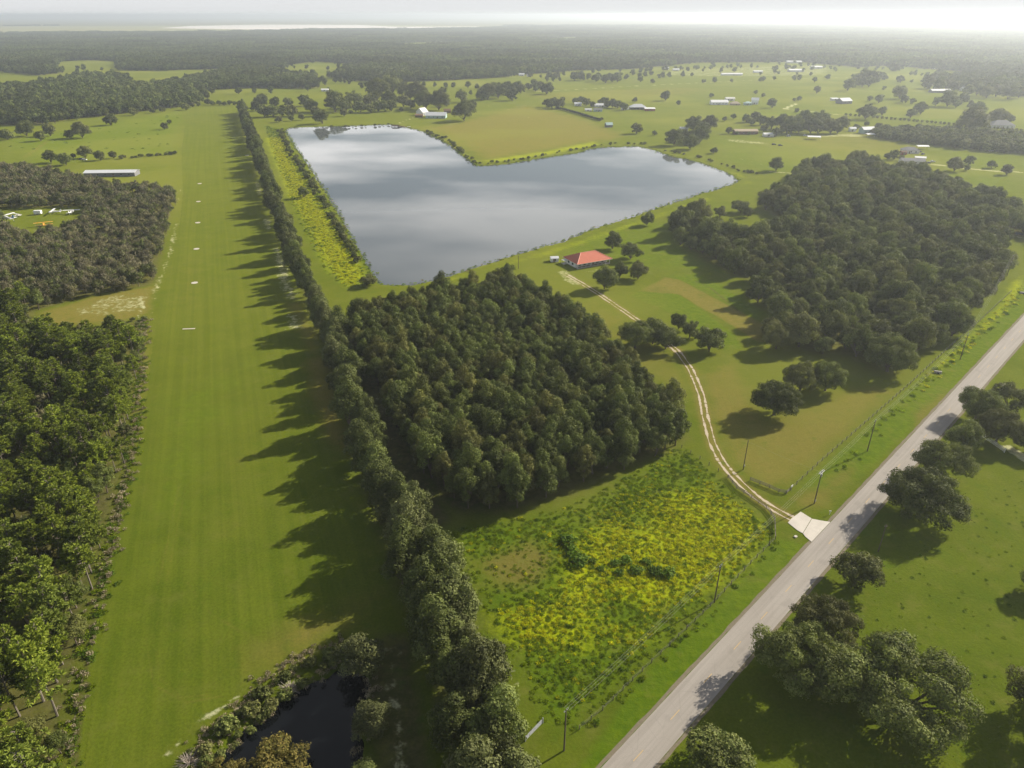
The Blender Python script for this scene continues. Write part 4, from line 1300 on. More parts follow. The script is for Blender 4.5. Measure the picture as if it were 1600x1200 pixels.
# singles over the far pastures
SOLO = [
 (995, 199, 19, 'squat round oak between the pond and the green shed'), (1023, 207, 9, 'small upright oak beside the far right bank'),
 (1041, 148, 17, 'tall round oak in the pasture behind the red-brown shed'), (1060, 160, 8, 'small round oak beside the tall pasture oak'),
 (1112, 148, 8, 'small round oak behind the white barn'), (1207, 160, 16, 'round oak beside the fork of the pale farm track'),
 (1249, 153, 9, 'larger of two oaklets past the farm track'), (1241, 155, 6, 'smaller of two oaklets past the farm track'),
 (1277, 139, 13, 'lone oak on the far pasture by the greenhouses'), (1327, 131, 19, 'flat-topped oak at the end of the far thicket'),
 (1408, 142, 22, 'big round oak alone mid pasture'), (1375, 153, 15, 'low broad bush left of the big pasture oak'), (1360, 153, 10, 'low narrow bush beside the broad one'),
 (1408, 123, 12, 'small oak near the far end of the pasture'), (1484, 152, 26, 'broad oak in front of the long white barn'), (1505, 152, 20, 'oak beside the broad one at the long white barn'),
 (1525, 184, 40, 'wide oak mass left of the grey hip-roofed house'), (1530, 168, 24, 'taller oak behind the wide oak mass'), (1562, 180, 28, 'oak right behind the grey hip-roofed house'),
 (1579, 184, 14, 'smaller oak at the end of the grey hip-roofed house'), (1355, 172, 26, 'oak at the left end of the row of young trees'), (1380, 172, 16, 'narrow oak second along the row of young trees'),
 (1424, 176, 16, 'oak mid way along the row of young trees'), (1441, 167, 22, 'tall oak behind the row of young trees'), (1494, 255, 25, 'oak on the near side of the pale gravel lane'),
 (1516, 249, 17, 'oak across the gravel lane from the near one'), (1511, 261, 11, 'small oak under the pair at the gravel lane'), (1575, 264, 18, 'lone oak at the right end of the gravel lane'),
 (1551, 255, 15, 'low bush by the little bright pool'), (1548, 210, 17, 'oak rising over the long dark hedge'), (1499, 197, 12, 'small dark tree by the white pads'), (1512, 200, 14, 'second dark tree by the white pads'),
 (170, 185, 20, 'round oak alone left of the far airstrip'), (125, 201, 27, 'wide oak of the pair near the dirt track'), (107, 208, 15, 'brownish bush below the wide oak near the dirt track'),
 (76, 202, 20, 'rounded oak at the head of the dirt track'), (62, 211, 18, 'oak left of the dirt track'), (38, 199, 26, 'oak at the corner of the left wood'), (8, 208, 20, 'oak at the frame edge below the left wood'),
 (256, 196, 12, 'darker of two small oaks near the airstrip edge'), (264, 190, 8, 'paler of two small oaks near the airstrip edge'), (290, 165, 13, 'oak at the top corner of the airstrip'),
 (208, 173, 14, 'oak at the wood edge with a bare trunk'), (186, 166, 18, 'oak inside the notch of the wood edge'), (253, 170, 9, 'thin oak by the track end'), (238, 172, 9, 'thin pine-like tree by the track end'),
 (131, 236, 22, 'tallest tree in the hedge before the hangar'), (155, 242, 17, 'second round tree in the hedge before the hangar'), (176, 241, 13, 'third round tree in the hedge before the hangar'),
 (114, 243, 9, 'slim dark tree in the hedge before the hangar'), (77, 243, 23, 'round tree at the left end of the hedge before the hangar'), (100, 247, 22, 'low bush between the hedge trees'),
 (273, 238, 7, 'last little tree where the hedge meets the airstrip'),
 (435, 185, 12, 'first of the small round trees at the pond head'), (455, 184, 10, 'second of the small round trees at the pond head'), (471, 182, 11, 'third of the small round trees at the pond head'),
 (502, 180, 25, 'wide round tree at the pond head'), (537, 175, 13, 'small tree standing apart from the far grove'), (548, 174, 7, 'bush next to the small tree apart from the far grove'),
 (725, 170, 33, 'big brownish oak beside the pale barn'), (721, 149, 20, 'oak behind the big brownish one'), (739, 163, 14, 'oak at the right flank of the big brownish one'),
 (992, 155, 9, 'palm-like tree behind the dark-roofed house'), (940, 185, 6, 'little tree at the end of the clipped hedge'),
 (1115, 234, 12, 'small oak by the bank track'), (1193, 148, 7, 'palm-like tree past the white house'), (1200, 188, 14, 'tree at the near end of the yard grove'),
]
for px, py, w, lab in SOLO:
    solo(px, py, w, lab, parts=w > 14)
GROVES = [
 ('round tree in the grove at the end of the windbreak', 'grove at the end of the windbreak', [(407, 156, 22), (412, 172, 20), (425, 172, 20), (440, 171, 19), (457, 172, 19), (475, 155, 20), (486, 163, 22), (495, 172, 18), (450, 158, 16), (430, 158, 18), (398, 165, 16)]),
 ('round tree in the grove behind the head of the pond', 'grove behind the head of the pond', [(522, 156, 33), (550, 153, 28), (562, 165, 20), (580, 168, 16), (590, 166, 16), (600, 163, 20), (612, 164, 18), (585, 151, 20), (607, 151, 24), (630, 156, 20), (642, 161, 16), (628, 170, 9), (570, 156, 20), (540, 164, 16)]),
 ('small tree closing the far end of the airstrip', 'trees closing the far end of the airstrip', [(324, 158, 11), (332, 160, 9), (341, 160, 9), (350, 161, 8), (359, 160, 9), (367, 161, 8), (310, 162, 8), (300, 163, 9)]),
 ('dark tree in the second grove beyond the pond', 'second grove beyond the pond', [(590, 135, 32), (612, 130, 30), (632, 138, 24), (652, 141, 30), (665, 153, 30), (685, 154, 32), (697, 158, 16), (640, 146, 18), (655, 158, 16)]),
 ('dark tree in the grove beyond the pale barn', 'grove beyond the pale barn', [(762, 141, 26), (778, 139, 26), (792, 136, 22), (800, 146, 20), (808, 133, 18), (815, 137, 16), (754, 147, 18), (835, 129, 15), (845, 133, 14), (854, 136, 20), (826, 134, 12)]),
 ('tree at the head of the clipped hedge', 'trees at the head of the clipped hedge', [(854, 160, 14), (862, 161, 16), (873, 160, 18), (880, 155, 9), (866, 156, 12)]),
 ('leafy tree among the farm cluster houses', 'trees among the farm cluster', [(899, 157, 11), (908, 155, 13), (917, 158, 14), (926, 162, 10), (945, 157, 15), (957, 160, 16), (966, 162, 14), (974, 165, 14), (938, 158, 9), (950, 162, 12)]),
 ('big dark oak in the clump off the right arm of the pond', 'oak clump off the right arm of the pond', [(1054, 212, 28), (1079, 220, 25), (1095, 208, 30), (1085, 191, 26), (1110, 190, 26), (1068, 210, 22), (1100, 197, 18)]),
 ('tree in the far row under the woods edge', 'far trees under the woods edge', [(907, 117, 15), (932, 120, 14), (946, 122, 15), (966, 119, 17), (1000, 123, 10), (1020, 126, 8), (920, 118, 10), (895, 116, 10), (957, 123, 10), (988, 112, 9), (1017, 114, 8), (1190, 123, 8), (870, 117, 12), (857, 117, 9), (830, 117, 8)]),
 ('tree in the grove beside the white yard', 'grove beside the white yard', [(1168, 183, 16), (1180, 181, 16), (1190, 186, 18), (1208, 190, 22), (1222, 188, 26), (1240, 192, 30), (1258, 183, 28), (1270, 192, 30), (1285, 184, 30), (1300, 195, 26), (1318, 190, 22), (1250, 196, 22), (1280, 198, 22), (1310, 199, 18), (1230, 198, 20), (1175, 190, 12), (1246, 172, 8), (1211, 206, 14)]),
 ('shrubby tree beside the brown building', 'shrubby trees beside the brown building', [(1138, 203, 12), (1146, 181, 10), (1133, 185, 9), (1194, 200, 13), (1215, 205, 16), (1222, 204, 10), (1152, 207, 7), (1170, 208, 6)]),
 ('small tree in the evenly spaced young row', 'evenly spaced young trees', [(1322 + i * 7.0, 178.5 + i * 0.62, 5.0) for i in range(40)]),
 ('tree in the far thicket across the pasture', 'far thicket across the pasture', [(1342, 122, 18), (1352, 117, 22), (1365, 119, 20), (1360, 126, 18), (1348, 127, 16), (1378, 117, 12), (1384, 120, 9), (1338, 129, 12)]),
 ('dark tree round the long white barn', 'trees round the long white barn', [(1455, 127, 20), (1468, 131, 20), (1480, 130, 18), (1492, 133, 16), (1515, 140, 20), (1530, 137, 22), (1545, 141, 22), (1560, 140, 20), (1578, 143, 22), (1595, 142, 20), (1447, 119, 9), (1450, 133, 12), (1520, 130, 20), (1540, 130, 20)]),
 ('tree beside the vehicles of the right farmyard', 'trees beside the right farmyard', [(1398, 240, 18), (1388, 243, 12), (1410, 246, 10), (1372, 196, 12), (1355, 193, 9), (1340, 197, 10), (1366, 203, 12)]),
 ('round tree on the far side of the wide wood', 'trees along the far side of the wide wood', [(1536, 297, 26), (1552, 300, 24), (1585, 318, 30), (1573, 330, 26), (1598, 330, 24), (1505, 292, 22)]),
]
for lab, grp, L in GROVES:
    for px, py, w in L:
        solo(px + RND.uniform(-1, 1), py, w, lab, grp, parts=w > 14, name='round_tree', cat='round tree')

# long dark hedge of the right farm and the clipped hedge of the farm cluster
hp = jitter_grid(GA([(1368, 204), (1450, 206), (1600, 216), (1680, 224), (1680, 250), (1600, 243), (1500, 233), (1420, 224), (1366, 216)]), 7.5)
stand('hedgerow_tree', hp, P_MID, 9.5, 8.5, 'bushy tree in the long dark hedgerow across the right farms', 'hedgerow tree', 'long dark hedgerow across the right farms', limit=200, parts_within=0, stuff='hedgerow_rest')
def hedge_strip():
    L = GA([(869, 170.5), (880, 172), (905, 179), (938, 189.5)])
    P = along(L, 1.2, 0.25)
    g = np.random.default_rng(5)
    parts = []
    for x, y in P:
        n = 26
        d = unit(g.normal(size=(n, 3)))
        d[:, 2] = np.abs(d[:, 2])
        C = np.array([x, y, 0.9]) + d * np.array([1.6, 1.6, 2.2])
        parts.append(cards(C, unit(d + g.normal(0, .3, d.shape)), 0.7, R=g))
    me = mesh_q('clipped_hedge', *join(parts), [M['hedge']])
    tag(link('clipped_hedge', me), 'long clipped dark hedge running down the farm cluster boundary', 'hedge')
hedge_strip()

# bank shrubs of the pond
def shrubs(line, step, w, h, label, group, spread=0.8, prs=P_SHRUB):
    for x, y in along(line, step * 0.8, spread):
        if RND.random() < 0.22:
            continue
        k = RND.uniform(0.55, 1.35)
        t = place_tree(prs[RND.randrange(len(prs))], 'shrub', x, y, w * k, h * k, label, 'shrub', group, False, z=-0.1)
shrubs(GA([(438, 204), (452, 235), (476, 268), (500, 308), (512, 326)]), 4.2, 4.2, 3.0, 'dark shrub in the line along the inner bank of the pond', 'shrubs on the airstrip bank of the pond', 1.2)
shrubs(GA([(516, 334), (530, 358), (548, 388), (560, 412)]), 2.6, 3.6, 2.8, 'dark shrub in the line along the inner bank of the pond', 'shrubs on the airstrip bank of the pond', 0.9)
shrubs(GA([(664, 205), (690, 215), (714, 230), (738, 252), (748, 257)]), 6.0, 4.2, 2.2, 'dark shrub along the notch bank of the pond', 'shrubs along the notch bank of the pond', 1.8)
shrubs(GA([(752, 257), (800, 252), (850, 243), (905, 233), (960, 224), (1010, 226)]), 7.0, 3.6, 2.2, 'small shrub on the far right bank of the pond', 'shrubs on the far right bank', 2.0)
shrubs(GA([(1040, 236), (1080, 243), (1130, 258), (1160, 268), (1185, 272)]), 6.0, 3.6, 2.2, 'small shrub on the far right bank of the pond', 'shrubs on the far right bank', 1.2)
shrubs(GA([(520, 199), (560, 198), (610, 195)]), 5.0, 4.0, 2.2, 'small shrub at the head of the pond', 'shrubs at the head of the pond', 1.5)
shrubs(GA([(215, 246), (250, 243), (281, 240)]), 4.0, 5.0, 3.0, 'low shrub in the hedge line meeting the airstrip', 'low shrubs in the hedge line', 0.8)
shrubs(GA([(180, 248), (215, 247)]), 5.0, 6.0, 3.5, 'low shrub in the hedge line meeting the airstrip', 'low shrubs in the hedge line', 0.8)
shrubs(GA([(300, 1190), (345, 1155), (390, 1110), (440, 1062), (490, 1036), (530, 1018)]), 2.0, 3.2, 1.9, 'tangled shrub on the bank of the dark pond', 'shrubs on the dark pond bank', 0.7)
shrubs(GA([(320, 1202), (365, 1162), (410, 1122), (455, 1080), (500, 1050), (540, 1034)]), 1.7, 2.6, 1.5, 'tangled shrub on the bank of the dark pond', 'shrubs on the dark pond bank', 0.8)
shrubs(GA([(888, 845), (915, 880), (935, 880)]), 2.2, 4.2, 1.5, 'dark weedy shrub in the middle of the yellow meadow', 'dark shrubs in the yellow meadow', 1.2, P_WEEDY)
shrubs(GA([(960, 885), (1000, 890), (1040, 900), (1050, 910)]), 2.2, 3.6, 1.2, 'dark weedy shrub in the middle of the yellow meadow', 'dark shrubs in the yellow meadow', 1.2, P_WEEDY)

# dead grey bushes on the dark pond bank
def dead_bush(px, py, r, label):
    g = np.random.default_rng(int(px))
    x, y = G(px, py)
    t = []
    for i in range(90):
        a, e = g.uniform(0, 6.28), g.uniform(0.15, 1.35)
        d = np.array([math.cos(a) * math.cos(e), math.sin(a) * math.cos(e), math.sin(e) * 0.8])
        p1 = d * r * g.uniform(0.5, 0.7)
        p2 = p1 + (d + g.normal(0, 0.25, 3) - np.array([0, 0, 0.25])) * r * 0.5
        t.append(tube_arr([(0, 0, 0), p1, p2], [0.06, 0.05, 0.02], 3))
    me = mesh_q('dead_bush', *join(t), [M['dead']])
    tag(link('dead_bush', me, None, (x, y, -0.3)), label, 'dead bush')
M['dead'] = plain('dead_grey_wood', (0.36, 0.31, 0.26), 0.95, 0.1, 0.2, 1.0)
dead_bush(452, 1078, 2.2, 'bleached dead bush leaning over the dark pond')
dead_bush(295, 1192, 2.3, 'bleached dead bush at the corner of the dark pond bank')
dead_bush(345, 1140, 1.7, 'grey dead bush halfway along the dark pond bank')

# weeds and flowers (masses nobody could count)
def tuft_mesh(name, seed, n, r, h, size, mat, up=0.6, asp=0.35):
    g = np.random.default_rng(seed)
    a = g.uniform(0, 6.283, n)
    rr = r * np.sqrt(g.random(n))
    C = np.stack([np.cos(a) * rr, np.sin(a) * rr, h * g.uniform(0.15, 1.0, n) * (1 - 0.5 * (rr / r) ** 2)], 1)
    nn = unit(g.normal(size=(n, 3)) + np.array([0, 0, up]))
    return mesh_q(name, *cards(C, nn, size, asp, 0.3, g), [mat])
def flower_mesh(seed):
    g = np.random.default_rng(seed)
    n, k, r = 34, 16, 0.65
    a, rr = g.uniform(0, 6.283, n), r * np.sqrt(g.random(n))
    C = np.stack([np.cos(a) * rr, np.sin(a) * rr, 0.30 * g.uniform(0.1, 0.9, n)], 1)
    v1, q1 = cards(C, unit(g.normal(size=(n, 3)) + np.array([0, 0, 1.4])), 0.22, 0.45, 0.3, g)
    a, rr = g.uniform(0, 6.283, k), r * 0.95 * np.sqrt(g.random(k))
    C = np.stack([np.cos(a) * rr, np.sin(a) * rr, g.uniform(0.24, 0.40, k)], 1)
    v2, q2 = cards(C, unit(g.normal(size=(k, 3)) * 0.5 + np.array([0, 0, 1.0])), 0.085, 0.9, 0.2, g)
    V, Q = join([(v1, q1), (v2, q2)])
    return mesh_q('flower', V, Q, [M['weed_yel'], M['flower']], np.r_[np.zeros(len(q1)), np.ones(len(q2))].astype(int))
T_WEED = [tuft_mesh('weed', i, 40, 0.7, 0.5, 0.22, M['weed'], 0.9) for i in range(3)]
T_DARK = [tuft_mesh('dark_weed', 10 + i, 44, 0.8, 0.6, 0.22, M['weed_dark'], 0.9) for i in range(3)]
T_FLOW = [flower_mesh(20 + i) for i in range(3)]
T_REED = [tuft_mesh('reed', 30 + i, 30, 0.5, 0.8, 0.32, M['reed'], 0.1, 0.18) for i in range(2)]
def weeds(name, poly, step, mix_, holes=(), smin=0.6, smax=1.4):
    P = jitter_grid(poly, step, holes, jit=0.9)
    P = P[in_frame(P, 30)]
    pt = paint(P[:, 0], P[:, 1])
    from math import sin
    nz = np.array([0.5 + 0.5 * math.sin(0.21 * x + 1.3 * math.sin(0.13 * y)) * math.sin(0.17 * y + 1.7 * math.sin(0.11 * x)) for x, y in P])
    u = rng.random(len(P))
    fy = np.clip((pt[1] - 0.12) * 1.0 + (nz - 0.5) * 0.45, 0.03, 0.8) * mix_
    drym = pt[0]
    edge = np.clip(-sdf(poly, P[:, 0], P[:, 1]) / 5.0, 0, 1)
    keep = (rng.random(len(P)) > drym * 1.1) & (rng.random(len(P)) < 0.25 + 0.75 * edge)
    isf = (u < fy) & keep
    isd = (~isf) & (u > 0.95 - 0.10 * nz) & keep
    isg = keep & ~isf & ~isd & (rng.random(len(P)) < 0.22 + 0.35 * nz)
    for tagn, k, T, sd in (('yellow_flowers', isf, T_FLOW, 1), ('dark_weeds', isd, T_DARK, 2), ('green_weeds', isg, T_WEED, 3)):
        Q = P[k]
        s = rng.uniform(smin, smax, len(Q))
        scatter_stuff(name + '_' + tagn, np.c_[Q, np.zeros(len(Q))], s, s * rng.uniform(0.7, 1.2, len(Q)), T, sd)
weeds('meadow', MEADOW, 0.6, 0.8, smin=0.3, smax=0.9)
weeds('pond_strip', WSTRIP, 1.2, 1.1, smin=0.6, smax=1.3)
weeds('verge', GA([(900, 1150), (990, 1064), (1107, 952), (1212, 840), (1222, 850), (1115, 965), (1000, 1075), (912, 1165)]), 0.8, 0.3, smin=0.5, smax=1.1)
weeds('ditch', GA([(1290, 745), (1420, 608), (1535, 503), (1600, 440), (1600, 470), (1545, 520), (1430, 625), (1330, 735)]), 1.1, 0.7, smin=0.6, smax=1.5)
def pasture_weeds():
    P = jitter_grid(GA([(1700, 690), (1600, 720), (1510, 790), (1400, 880), (1350, 960), (1330, 1000), (1330, 1300), (1800, 1300)]), 2.0, jit=0.6)
    P = P[in_frame(P, 10)]
    P = P[rng.random(len(P)) < 0.30]
    s = rng.uniform(0.15, 0.75, len(P)) ** 1.3
    scatter_stuff('pasture_weeds', np.c_[P, np.zeros(len(P))], s, s * 0.8, T_DARK + T_WEED, 4)
    P = jitter_grid(GA([(0, 225), (150, 200), (285, 175), (275, 238), (200, 240), (60, 255)]), 14, jit=0.5)
    P = P[rng.random(len(P)) < 0.25]
    s = rng.uniform(1.0, 2.6, len(P))
    scatter_stuff('far_pasture_weeds', np.c_[P, np.zeros(len(P))], s, s * 0.5, T_DARK, 5)
    L = np.concatenate([along(GA([(290, 1180), (335, 1140), (380, 1095), (432, 1044), (485, 1018), (530, 1006)]), 0.35, 1.0), along(GA([(300, 1185), (345, 1150), (390, 1105), (440, 1056), (490, 1030)]), 0.5, 0.7)])
    L = np.concatenate([L, along(GA([(300, 1212), (345, 1180), (385, 1145), (430, 1105), (462, 1075), (490, 1058), (525, 1042), (560, 1046), (578, 1070), (572, 1110), (558, 1150), (560, 1190)]), 0.6, 0.9)])
    s = rng.uniform(0.5, 1.3, len(L))
    scatter_stuff('bank_reeds', np.c_[L, np.full(len(L), -0.1)], s, s, T_REED, 6)
    L = along(np.r_[POND, POND[:1]], 1.3, 1.2)
    s = rng.uniform(0.5, 1.5, len(L))
    k = rng.random(len(L)) < 0.6
    scatter_stuff('pond_bank_weeds', np.c_[L, np.full(len(L), -0.25)][k], s[k], s[k] * 0.9, T_DARK + T_WEED, 12)
    scatter_stuff('pond_bank_reeds', np.c_[L, np.full(len(L), -0.25)][~k], s[~k], s[~k] * 0.9, T_REED + T_WEED, 13)
    L = along(GA([(226, 500), (220, 590), (210, 680), (194, 770), (172, 860), (152, 950), (134, 1030), (116, 1120), (104, 1220)]), 0.35, 1.3)
    s = rng.uniform(0.6, 1.5, len(L))
    k = rng.random(len(L)) < 0.45
    scatter_stuff('wood_edge_reeds', np.c_[L[k], np.zeros(k.sum())], s[k], s[k], T_REED, 7)
    scatter_stuff('wood_edge_weeds', np.c_[L[~k], np.zeros((~k).sum())], s[~k], s[~k], T_DARK + T_WEED, 8)
pasture_weeds()

# ------------------------------------------------------------------ far woods
def far_tile(seed, T=80.0, step=8.5):
    g = np.random.default_rng(seed)
    parts = []
    for ix in np.arange(-T / 2, T / 2, step):
        for iy in np.arange(-T / 2, T / 2, step):
            c = np.array([ix + step / 2 + g.uniform(-3, 3), iy + step / 2 + g.uniform(-3, 3), 0])
            h, r = g.uniform(8, 15.5), g.uniform(3.5, 5.8)
            n = 30
            d = unit(g.normal(size=(n, 3)) + np.array([0, 0, 0.4]))
            C = c + np.array([0, 0, h - r]) + d * np.array([r, r, r * 1.1]) * g.uniform(0.8, 1.05, (n, 1))
            parts.append(cards(C, unit(d + g.normal(0, .3, d.shape)), 2.1, R=g))
    V, Q = join(parts)
    tn = np.repeat(g.uniform(0.7, 1.3, len(parts)), [len(p[1]) for p in parts])
    return mesh_q('far_wood_tile', V, Q, [M['far']], tone=tn)
def far_woods():
    tiles = [far_tile(1000 + i) for i in range(4)]
    T = 80.0
    xs = np.arange(-9000, 9000, T * 0.93)
    ys = np.arange(1250, 9500, T * 0.93)
    X, Y = np.meshgrid(xs, ys)
    X, Y = X.ravel(), Y.ravel()
    k = np.abs(X) < 0.80 * Y + 150
    X, Y = X[k], Y[k]
    def wood_sd(X, Y):
        s = np.full(X.shape, 1e9)
        for w in WOODS:
            s = np.minimum(s, sdf(w, X, Y))
        for f in FIELDS:
            s = np.maximum(s, -sdf(f, X, Y))
        return s
    s = wood_sd(X, Y)
    mine = sdf(MINE, X, Y)
    beyond = (Y > 5200) & (X < 2500)
    k = ((s < -38) & (mine > 60)) | (beyond & (mine > 120) & (rng.random(len(X)) < 0.5))
    P = np.stack([X[k], Y[k], np.zeros(k.sum())], 1)
    sc_ = rng.uniform(0.97, 1.1, len(P))
    scatter_stuff('far_woods', P, sc_, sc_ * rng.uniform(0.8, 1.25, len(P)), tiles, 9)
    # ragged fringe of single trees along the wood edges
    step = 9.0
    xs = np.arange(-3200, 3600, step)
    ys = np.arange(850, 3600, step)
    X, Y = np.meshgrid(xs, ys)
    X = X.ravel() + rng.uniform(-4, 4, X.size)
    Y = Y.ravel() + rng.uniform(-4, 4, Y.size)
    k = np.abs(X) < 0.78 * Y + 100
    X, Y = X[k], Y[k]
    s = wood_sd(X, Y)
    tilezone = Y > 1250
    k = np.where(tilezone, (s < 0) & (s > -82), s < 0) | ((s < 14) & (s >= 0) & (rng.random(len(X)) < 0.12))
    P = np.stack([X[k], Y[k], np.zeros(k.sum())], 1)
    w = rng.uniform(0.8, 1.35, len(P))
    scatter_stuff('wood_fringe', P, w, w * rng.uniform(0.8, 1.2, len(P)), [p.whole for p in P_FAR], 10)
    # loose trees over the far flats
    P = np.stack([rng.uniform(-2600, 3600, 3400), rng.uniform(1150, 4200, 3400)], 1)
    px = np.array([PX(*p) for p in P])
    k = (wood_sd(P[:, 0], P[:, 1]) > 5) & (px[:, 0] > 380) & (px[:, 1] < 150) & (rng.random(len(P)) < np.where(px[:, 1] < 118, 0.8, np.where((px[:, 0] > 1250) & (px[:, 1] < 140), 0.5, np.where(px[:, 0] > 950, 0.12, 0.07)))) & (px[:, 0] < 1640)
    P = np.c_[P[k], np.zeros(k.sum())]
    belts = [[(850, 128), (1000, 123), (1100, 120)], [(1330, 121), (1420, 128), (1450, 133)], [(560, 138), (700, 146), (765, 151)], [(380, 147), (470, 144), (520, 142)],
             [(1100, 130), (1200, 127), (1300, 124)], [(1400, 160), (1480, 168), (1520, 170)], [(1000, 113), (1100, 108), (1200, 106)], [(1500, 118), (1560, 126), (1640, 130)],
             [(840, 121), (900, 125), (960, 124)], [(620, 133), (720, 138), (800, 141)], [(1420, 118), (1500, 122)], [(430, 120), (480, 127), (560, 132)], [(20, 145), (90, 138)]]
    for bl in belts:
        Lb = along(GA(bl), 13.0, 6.0)
        Lb = Lb[rng.random(len(Lb)) < 0.62]
        P = np.concatenate([P, np.c_[Lb, np.zeros(len(Lb))]])
    w = rng.uniform(0.6, 1.3, len(P))
    scatter_stuff('far_loose_trees', P, w, w * 0.85, [p.whole for p in P_FAR], 11)
far_woods()

# ------------------------------------------------------------------ buildings
def building(name, label, cat, px, py, w, d, h, rz=0.0, roof='gable', rise=2.0, wall='offwhite', roofm='tin', over=0.5, win=2, door=True, group=None, open_=False, xy=None):
    x, y = xy if xy is not None else G(px, py)
    t = thing(name, label, cat, (x, y, 0), math.radians(rz), group)
    hw, hd = w / 2, d / 2
    if open_:
        for sx in (-1, 1):
            for sy in (-1, 1):
                B().box((sx * (hw - 0.2), sy * (hd - 0.2), h / 2), (0.22, 0.22, h)).part('post', M[wall], t)
    else:
        b = B()
        if roof == 'gable':
            b.loft([[(sx, -hd, 0), (sx, hd, 0), (sx, hd, h), (sx, 0, h + rise * 0.97), (sx, -hd, h)] for sx in (-hw, hw)])
        elif roof == 'shed':
            b.loft([[(sx, -hd, 0), (sx, hd, 0), (sx, hd, h + rise * 0.97), (sx, -hd, h)] for sx in (-hw, hw)])
        else:
            b.box((0, 0, h / 2), (w, d, h))
        b.part('wall', M[wall], t)
    b = B()
    e, o = 0.14, over
    if roof == 'gable':
        k = rise / hd * o
        for sy in (-1, 1):
            b.loft([[(sx, sy * (hd + o), h - k), (sx, 0, h + rise), (sx, 0, h + rise + e), (sx, sy * (hd + o), h - k + e)] for sx in (-hw - o, hw + o)])
    elif roof == 'shed':
        k = rise / d * o
        b.loft([[(sx, -hd - o, h - k), (sx, hd + o, h + rise + k), (sx, hd + o, h + rise + k + e), (sx, -hd - o, h - k + e)] for sx in (-hw - o, hw + o)])
    elif roof == 'hip':
        rl = max(hw - hd * 0.95, 0.3)
        zz = h
        lo = [(-hw - o, -hd - o, zz), (hw + o, -hd - o, zz), (hw + o, hd + o, zz), (-hw - o, hd + o, zz)]
        A, C = (-rl, 0, h + rise), (rl, 0, h + rise)
        b.poly([lo[0], lo[1], C, A]); b.poly([lo[2], lo[3], A, C]); b.poly([lo[3], lo[0], A]); b.poly([lo[1], lo[2], C])
        b.poly([(p[0], p[1], p[2] - 0.15) for p in lo][::-1])
        for i in range(4):
            p, q = lo[i], lo[(i + 1) % 4]
            b.poly([(p[0], p[1], p[2] - 0.15), (q[0], q[1], q[2] - 0.15), q, p])
        bmesh.ops.remove_doubles(b.bm, verts=b.bm.verts, dist=0.001)
    b.part('roof', M[roofm], t)
    if not open_:
        for i in range(win):
            wx = -hw + w * (i + 0.75) / (win + 0.5)
            f = B().box((wx, -hd - 0.03, min(1.6, h * 0.6)), (1.3, 0.10, 1.1)).part('window', M['glass'], t)
            B().box((wx, -hd - 0.06, min(1.6, h * 0.6) - 0.62), (1.6, 0.16, 0.12)).part('sill', M['white'], f)
        if door:
            B().box((hw * 0.15 if win % 2 == 0 else -hw * 0.2, -hd - 0.04, 1.0), (1.0, 0.10, 2.0)).part('door', M['brown'], t)
    return t

